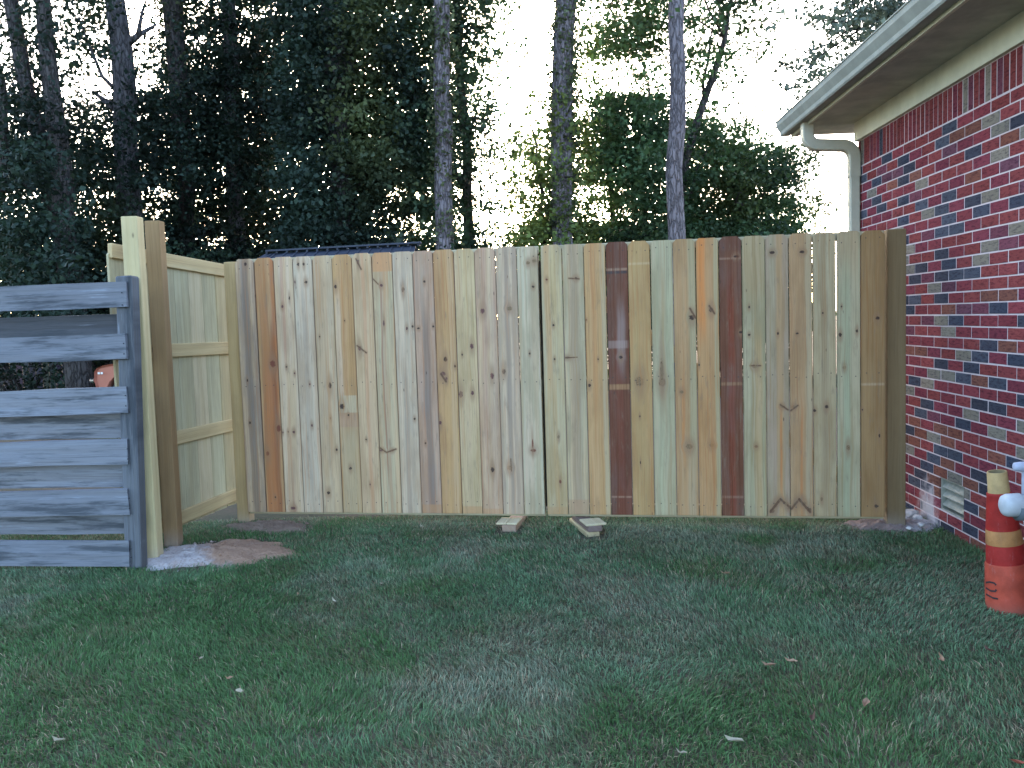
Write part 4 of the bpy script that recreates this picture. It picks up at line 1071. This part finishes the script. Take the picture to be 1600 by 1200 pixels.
def mat_leaf():
    t = NT('leaf'); c = t.attr('col')
    t.out(c, .7)
    tr = t.node('ShaderNodeBsdfTranslucent'); t.set(tr.inputs['Color'], t.mix(1, c, (.95, 1.15, .75), 'MULTIPLY'))
    mx = t.node('ShaderNodeMixShader'); mx.inputs[0].default_value = .22
    t.l.new(t.bsdf.outputs[0], mx.inputs[1]); t.l.new(tr.outputs[0], mx.inputs[2])
    t.l.new(mx.outputs[0], t.n['Material Output'].inputs['Surface'])
    return t.mat
MAT['leaf'] = mat_leaf()
def leaf_mesh(name, centers, per, spread, size, cols, seed, jitter=.22):
    """leaf clumps: centers (n,3); per leaves each; folded kite leaves"""
    r = np.random.default_rng(seed)
    n = len(centers); C0 = np.repeat(centers, per, 0)
    sp = np.repeat(r.uniform(.5, 1.3, (n, 1)), per, 0) * spread
    P = C0 + r.normal(0, 1, (n * per, 3)) * sp * np.array([1, 1, .62])
    N = n * per
    a = r.uniform(0, 2 * np.pi, N); tilt = r.normal(-.35, .55, N)
    d = np.stack([np.cos(a) * np.cos(tilt), np.sin(a) * np.cos(tilt), np.sin(tilt)], 1)
    up = r.normal(0, .65, (N, 3)) + np.array([0, 0, 1.0])
    s = np.cross(d, up); s /= np.linalg.norm(s, axis=1)[:, None] + 1e-9
    nn = np.cross(s, d)
    L = size * r.uniform(.65, 1.3, N)[:, None]; Wd = L * r.uniform(.32, .46, N)[:, None]
    V = np.zeros((N, 4, 3), np.float32)
    V[:, 0] = P - d * L * .5; V[:, 2] = P + d * L * .5
    V[:, 1] = P + s * Wd - d * L * .04 + nn * Wd * .25; V[:, 3] = P - s * Wd - d * L * .04 + nn * Wd * .25
    cc = np.repeat(cols, per, 0) * r.uniform(1 - jitter, 1 + jitter, (N, 1))
    i = np.arange(N)[:, None] * 4
    tri = np.concatenate([i + np.array([[0, 1, 2]]), i + np.array([[0, 2, 3]])], 0)
    return mesh_np(name, V.reshape(-1, 3), tri, 3, False, np.repeat(cc, 4, 0))

GRID = [
 '45453146667888777664102466455400',
 '45553146778888877663002676344310',
 '55343357788887787662004435354100',
 '65023567888888888651023134121000',
 '77466788899999988662035888442000',
 '88776788999999999763456889587421',
 '88676778899999998753566888588875',
 '87677777788888887643566378588873',
 '98887787789999877641576378699885',
 '99998888789999877751788899799984']
COV = [0, .08, .19, .33, .48, .66, .84, .945, .983, .995]
# crowns: name -> (x range px, row range, depth, depth spread)
CROWN = {k: [] for k in 'A B C D E F G H I J'.split()}
def crown_of(px, row):
    if px < 130: return 'A'
    if px < 235: return 'B'
    if px < 325: return 'C'
    if px < 430: return 'D'
    if px < 640: return 'E'
    if px < 800: return 'F'
    if px < 905: return 'G'
    if px < 1000: return 'H' if row > 3 else 'I'
    return 'I' if (row <= 3 or px < 1070) else 'J'
DEPTH = {'A': 15.5, 'B': 18.0, 'C': 19.5, 'D': 20.5, 'E': 17.5, 'F': 19.0, 'G': 18.5, 'H': 20.5, 'I': 19.5, 'J': 21.0}
LEAF = .095; PER = 14
LEAFA = LEAF * LEAF * .39 * 1.0 * .52
rg = np.random.default_rng(99)
rows = list(range(-5, 13))
def PNOISE(a, b):
    A_ = np.array([a + 900.]); B_ = np.array([b + 900.])
    return float(.6 * vnoise(A_, B_, 1 / 42., 301)[0] + .4 * vnoise(A_, B_, 1 / 17., 302)[0])

for row in rows:
    g = GRID[min(max(row, 0), 9)]
    for ci, ch in enumerate(g):
        c = COV[int(ch)]
        if row < 0: c *= .9
        if row > 9 and ci > 6: c = max(c, .6)
        if c <= 0: continue
        px0, py0 = ci * 40, row * 40
        key = crown_of(px0 + 20, row); Yd = DEPTH[key]
        cell = (40 / FPX * Yd) ** 2
        nleaf = -math.log(1 - c) * cell / LEAFA * 2.1
        ncl = nleaf / PER; ncl = int(ncl) + (1 if rg.random() < ncl - int(ncl) else 0)
        made = 0; tries = 0
        while made < ncl and tries < ncl * 6:
            tries += 1
            pxx, pyy = px0 + rg.uniform(-8, 48), py0 + rg.uniform(-8, 48)
            vn_ = PNOISE(pxx, pyy)
            if rg.random() > min(1, max(.30, .30 + (vn_ - .34) * 2.4)): continue
            made += 1
            q = on_y(pxx, pyy, Yd + (.9 if key in 'ABCDE' else .2) + rg.normal(0, 1.2))
            if q.z < .15: continue
            CROWN[key].append((q.x, q.y, q.z))
def leaf_cols(pts, base, seed, bright=.0):
    r = np.random.default_rng(seed); n = len(pts)
    f = .35 + 1.3 * vnoise(pts[:, 0] + 50, pts[:, 2] * 1.6 + 50, 1.3, seed)[:, None]
    hue = vnoise(pts[:, 0] + 20, pts[:, 2] + 20, .8, seed + 1)[:, None]
    c = np.array(base)[None] * f
    c = c * (1 - .45 * np.clip(hue - .55, 0, 1) * 2) + np.array([.12, .135, .035])[None] * np.clip(hue - .62, 0, 1) * bright
    return c * r.uniform(.85, 1.15, (n, 1))
def tubes_mesh(name, specs, smooth=True):
    parts = [tube_np(p, r, n_, seed=i, rough=ro) for i, (p, r, n_, ro) in enumerate(specs)]
    V, F = join_vf(parts); return mesh_pd(name, V, F, smooth)
def trunk_path(pxs, Y, extend=6.0, steps=14, wob=.05, seed=0):
    """pxs: (px, py, halfwidth px) from low to high; returns points+radii from the ground up past the frame"""
    pts = [on_y(a, b, Y) for a, b, _ in pxs]; rad = [w / FPX * Y for _, _, w in pxs]
    base = pts[0].copy(); d = (pts[1] - pts[0]); d = d / max(d.z, .1)
    base = pts[0] - d * pts[0].z; base.z = -.1
    P = [base] + pts; R = [rad[0] * 1.22] + rad
    if extend:
        dd = (P[-1] - P[-2]); dd = dd / max(dd.z, .1); P.append(P[-1] + dd * extend); R.append(R[-1] * .62)
    # resample
    out, ro = [], []; rr_ = random.Random(seed)
    seg = [(P[i + 1] - P[i]).length for i in range(len(P) - 1)]; tot = sum(seg)
    for k in range(steps + 1):
        t = tot * k / steps; i = 0
        while i < len(seg) - 1 and t > seg[i]: t -= seg[i]; i += 1
        f = min(1, t / seg[i]); q = P[i].lerp(P[i + 1], f)
        q = q + Vector((rr_.uniform(-1, 1), rr_.uniform(-1, 1), 0)) * wob * (0 if k == 0 else 1); out.append(q); ro.append(R[i] * (1 - f) + R[i + 1] * f)
    return out, ro
def limb(p0, p1, r0, r1=.008, sag=.15, seed=0, steps=6):
    rr_ = random.Random(seed); p0, p1 = Vector(p0), Vector(p1); L = (p1 - p0).length
    P, R = [], []
    for i in range(steps + 1):
        f = i / steps; q = p0.lerp(p1, f) + Vector((0, 0, sag * L * math.sin(math.pi * f) * .5))
        q += Vector((rr_.uniform(-1, 1), rr_.uniform(-1, 1), rr_.uniform(-1, 1))) * L * .03 * (0 if i in (0, steps) else 1)
        P.append(q); R.append(r0 * (1 - f) ** .8 + r1)
    return P, R
def near_on(path, z):
    return min(range(len(path)), key=lambda i: abs(path[i].z - z))
def tree(name, label, trunk_px, Y, key, bark, base_col, seed, nlimb=16, extra_trunks=(), extend=6.0, bright=.6, limbs_px=(), leafsize=LEAF, group='trees behind the fence', cat='tree', ivy=None):
    P, R = trunk_path(trunk_px, Y, extend, 16, .045, seed)
    root = empty(name, (P[0].x, P[0].y, 0)); tag(root, label, cat, group)
    sp = [(P, R, 14, .05)]
    for e in extra_trunks:
        p2, r2 = trunk_path(e, Y + .25, extend * .7, 12, .05, seed + 3); sp.append((p2, r2, 12, .05))
    put('trunk', tubes_mesh('trunk', sp), bark, root)
    lb = []
    for k, (lp, w) in enumerate(limbs_px):
        pts = [on_y(a, b, Y + .05 * j) for j, (a, b) in enumerate(lp)]
        put('limb', tubes_mesh('limb', [(pts, [w / FPX * Y * (1 - .75 * j / (len(pts) - 1)) for j in range(len(pts))], 7, .06)]), bark, root)
    pts = np.array(CROWN[key]) if key else np.zeros((0, 3))
    rr_ = random.Random(seed)
    for k in range(nlimb if len(pts) else 0):
        c = Vector(pts[rr_.randrange(len(pts))])
        i = near_on(P, max(1.2, c.z - rr_.uniform(.4, 1.6)))
        pp, r2 = limb(P[i], c, min(R[i] * .42, .012 + .011 * (c - P[i]).length), .006, .2, seed * 10 + k); lb.append((pp, r2, 5, 0))
    if lb: lb.append((P, [q * .35 for q in R], 5, 0))
    if lb: put('branches', tubes_mesh('branches', lb), MAT['twig'], root)
    if ivy:
        r = np.random.default_rng(seed); iv = []
        for _ in range(ivy[2]):
            t = r.uniform(ivy[0], ivy[1]); i = near_on(P, t); a = r.uniform(0, 6.28); rad = R[i] * r.uniform(.95, 1.35)
            f = P[min(i + 1, len(P) - 1)]; q = P[i].lerp(f, r.random()); iv.append((q.x + math.cos(a) * rad, q.y + math.sin(a) * rad, t))
        iv = np.array(iv); m = leaf_mesh('ivy', iv, 5, .07, .075, leaf_cols(iv, (.085, .10, .05), seed, 1.0), seed)
        put('ivy', m, MAT['leaf'], root)
    if len(pts):
        m = leaf_mesh('crown', pts, PER, .17 * leafsize / LEAF, leafsize, leaf_cols(pts, base_col, seed, bright), seed)
        put('crown', m, MAT['leaf'], root)
    return root
DK = (.019, .034, .024); MD = (.028, .050, .028); LT = (.042, .078, .034)
tree('twin_trunk_tree', 'dark twin trunked tree at the left edge', [(105, 380, 17), (92, 230, 15), (78, 120, 12), (66, 0, 11)], 15.5, 'A', MAT['bark_d'], DK, 1,
     extra_trunks=[[(92, 380, 12), (75, 270, 11), (48, 150, 11), (14, 0, 11)], ], limbs_px=[([(6, 300), (2, 130), (-12, 60)], 12)])
tree('stub_branch_tree', 'thick grey trunk with a broken branch stub above the pale post', [(206, 380, 19), (195, 180, 17), (181, 0, 15)], 18.0, 'B', MAT['bark_m'], DK, 2,
     limbs_px=[([(178, 168), (162, 156), (144, 142)], 7), ([(196, 70), (218, 54), (245, 38)], 7), ([(216, 54), (222, 20), (232, -10)], 4), ([(190, 150), (160, 120), (135, 60), (120, 20)], 4)])
tree('ivy_dark_tree', 'dark trunk rising between the tan post and the shed', [(296, 395, 12), (284, 220, 13), (268, 0, 15)], 19.5, 'C', MAT['bark_d'], DK, 3, ivy=(3.5, 9, 420))
tree('slim_dark_tree', 'slim dark trunk left of the shed roof', [(371, 395, 13), (364, 200, 11), (356, 0, 11)], 20.5, 'D', MAT['bark_m'], DK, 4)
tree('forked_tree', 'dark forked tree behind the shed with the densest crown', [(535, 400, 17), (530, 200, 17), (527, 110, 18), (520, 0, 17)], 17.5, 'E', MAT['bark_d'], DK, 5,
     limbs_px=[([(536, 130), (552, 85), (566, 40), (578, -20)], 10), ([(545, 125), (560, 108), (590, 95)], 4)], nlimb=26, bright=1.6)
tree('sweetgum_tree', 'leafy tree right behind the grey pine trunk', [(735, 400, 9), (728, 220, 7), (715, 60, 6)], 19.0, 'F', MAT['bark_d'], MD, 6,
     limbs_px=[([(700, 180), (740, 185), (790, 190)], 4), ([(690, 185), (650, 182), (620, 190)], 5)], nlimb=20)
pine1 = tree('grey_pine', 'straight grey pine trunk rising just right of the shed roof', [(699, 390, 14), (694, 180, 13), (689, 0, 12)], 16.0, None, MAT['bark_l'], MD, 7, ivy=(2.8, 7, 500))
pine2 = tree('ivy_pine', 'grey pine trunk wrapped in ivy above the centre gap', [(877, 385, 15), (880, 180, 17), (886, 0, 15)], 17.0, None, MAT['bark_l'], MD, 8, ivy=(3.0, 8.5, 900))
pine3 = tree('bare_pine', 'clean purple grey pine trunk nearest the house', [(1056, 375, 13.5), (1057, 180, 12.5), (1058, 0, 12)], 16.0, None, MAT['bark_l'], MD, 9)
tree('yellow_green_sapling', 'yellow green sapling low behind the ivy covered pine', [(850, 390, 4), (845, 300, 3), (838, 240, 2)], 18.5, 'G', MAT['bark_d'], (.085, .115, .032), 10, nlimb=10, extend=.5, bright=1.6)
tree('round_maple', 'round green maple between the ivy pine and the clean pine', [(965, 390, 5), (955, 300, 4), (950, 220, 3)], 20.5, 'H', MAT['bark_d'], LT, 11, nlimb=14, extend=.6, bright=1.0)
tree('leaning_maple', 'tall thin leaning maple whose curved stem rises right of the clean pine', [(1062, 385, 8), (1068, 270, 7), (1092, 190, 6), (1120, 105, 5), (1130, 60, 4), (1145, 0, 3)], 19.5, 'I', MAT['bark_d'], LT, 12, nlimb=34, extend=2.5, bright=.8,
     limbs_px=[([(1131, 30), (1122, 0), (1118, -40)], 3), ([(1045, 250), (1020, 190), (1012, 120), (995, 80)], 3), ([(1010, 385), (1008, 310), (1000, 240)], 4), ([(1078, 310), (1090, 260), (1105, 235)], 3)])
tree('spreading_maple', 'wide low maple in front of the pale sky next to the house', [(1150, 395, 7), (1160, 320, 6), (1165, 270, 4)], 21.0, 'J', MAT['bark_d'], LT, 13, nlimb=30, extend=.8, bright=.7)
# overhanging tree beyond the house roof
ov = []
for (px, py, r_, n_) in [(1345, 12, 34, 60), (1385, 30, 38, 90), (1420, 10, 40, 80), (1300, 28, 22, 20), (1268, 22, 16, 10), (1345, 45, 30, 34), (1325, 42, 14, 8), (1352, 70, 18, 16), (1270, 82, 13, 10), (1300, 60, 22, 12),
                         (1228, 104, 9, 5), (1246, 102, 8, 5), (1280, 95, 14, 8), (1275, 115, 14, 8), (1246, 134, 11, 6), (1262, 126, 10, 5), (1295, 110, 10, 7), (1312, 85, 12, 6), (1205, 20, 8, 4), (1203, 42, 6, 2), (1240, 165, 9, 2), (1255, 150, 7, 2), (1330, 100, 10, 4), (1232, 135, 8, 2), (1460, -20, 60, 120), (1380, -40, 60, 100)]:
    for _ in range(n_):
        a = rg.uniform(0, 6.28); q = on_y(px + math.cos(a) * r_ * math.sqrt(rg.random()), py + math.sin(a) * r_ * .7 * math.sqrt(rg.random()), 13.0 + rg.normal(0, .7)); ov.append((q.x, q.y, q.z))
CROWN['K'] = ov
PER_OLD = PER; PER = 8
oak = empty('overhanging_oak', (8.6, 13.0, 0)); tag(oak, 'oak whose pale leafy branches hang in beyond the gutter', 'tree', 'trees behind the fence')
op = [Vector((8.6, 13, -.1)), Vector((8.5, 13, 3)), Vector((8.3, 13.1, 6)), Vector((8.0, 13.2, 9))]
tip = on_y(1262, 100, 13.0); mid = on_y(1345, 45, 13.0); far_ = on_y(1420, 5, 13.0)
sp = [(op, [.30, .25, .2, .12], 14, .04)]
put('trunk', tubes_mesh('trunk', sp), MAT['bark_d'], oak)
lb = [([op[2], Vector((7.4, 13, 6.4)), far_, mid, tip], [.10, .07, .035, .018, .006], 7, .04)]
for k, (a, b) in enumerate([(1290, 30), (1240, 134), (1228, 104), (1205, 22), (1385, 25)]):
    pp, rr2 = limb(mid if k != 1 else tip.lerp(mid, .3), on_y(a, b, 13.0), .012, .004, .1, k + 60); lb.append((pp, rr2, 5, 0))
put('branches', tubes_mesh('branches', lb), MAT['twig'], oak)
ova = np.array(ov); put('crown', leaf_mesh('crown', ova, 8, .085, .075, leaf_cols(ova, (.10, .12, .095), 77, .3), 77), MAT['leaf'], oak)
PER = PER_OLD

# bushes along the back of the yard, each with its own stems
def bush(px, top_py, Y, half_px, label, base, seed, bright=.5):
    r = np.random.default_rng(seed); c = on_y(px, top_py, Y); hw = half_px / FPX * Y; top = c.z
    n = int(150 * hw * top); P = []
    while len(P) < n:
        u = r.uniform(-1, 1, 3)
        if u[0] ** 2 + u[1] ** 2 + max(0, u[2]) ** 2 > 1: continue
        P.append((c.x + u[0] * hw, Y + u[1] * hw * .8, .1 + (top - .1) * (.5 + .5 * u[2]) + r.normal(0, .06)))
    P = np.array(P); root = empty('leafy_bush', (c.x, Y, 0)); tag(root, label, 'bush', 'bushes at the back of the yard')
    st = []
    for k in range(6):
        q = Vector(P[r.integers(len(P))]); pp, rr2 = limb((c.x + r.uniform(-.15, .15), Y + r.uniform(-.15, .15), -.05), q, .025, .006, .1, seed * 7 + k); st.append((pp, rr2, 5, 0))
    put('stems', tubes_mesh('stems', st), MAT['twig'], root)
    put('foliage', leaf_mesh('foliage', P, 9, .12, .09, leaf_cols(P, base, seed, bright), seed), MAT['leaf'], root)
bush(20, 370, 17.5, 95, 'dark bush at the far left above the grey fence', DK, 201)
bush(150, 385, 16.5, 70, 'dark bush behind the pale post', DK, 202)
bush(262, 372, 16.0, 48, 'mid green bush right of the tan post', MD, 203, 1.2)
bush(330, 368, 17.0, 55, 'green bush at the left end of the shed roof', MD, 204)
bush(470, 345, 15.5, 75, 'dark bush rising over the shed roof', DK, 205)
bush(600, 350, 15.8, 70, 'dark bush over the right half of the shed roof', DK, 206)
bush(755, 345, 17.5, 45, 'green bush right of the grey pine', MD, 207)
bush(845, 340, 19.5, 42, 'bush at the left foot of the ivy pine', MD, 208, .9)
bush(912, 335, 17.8, 34, 'yellow green bush at the right foot of the ivy pine', (.10, .125, .03), 209, 1.8)
bush(1000, 340, 18.5, 55, 'mid green bush left of the clean pine', MD, 210)
bush(1110, 335, 18.5, 60, 'green bush right of the clean pine', LT, 211)
bush(1205, 345, 19.0, 55, 'last green bush in the row before the house', MD, 212)
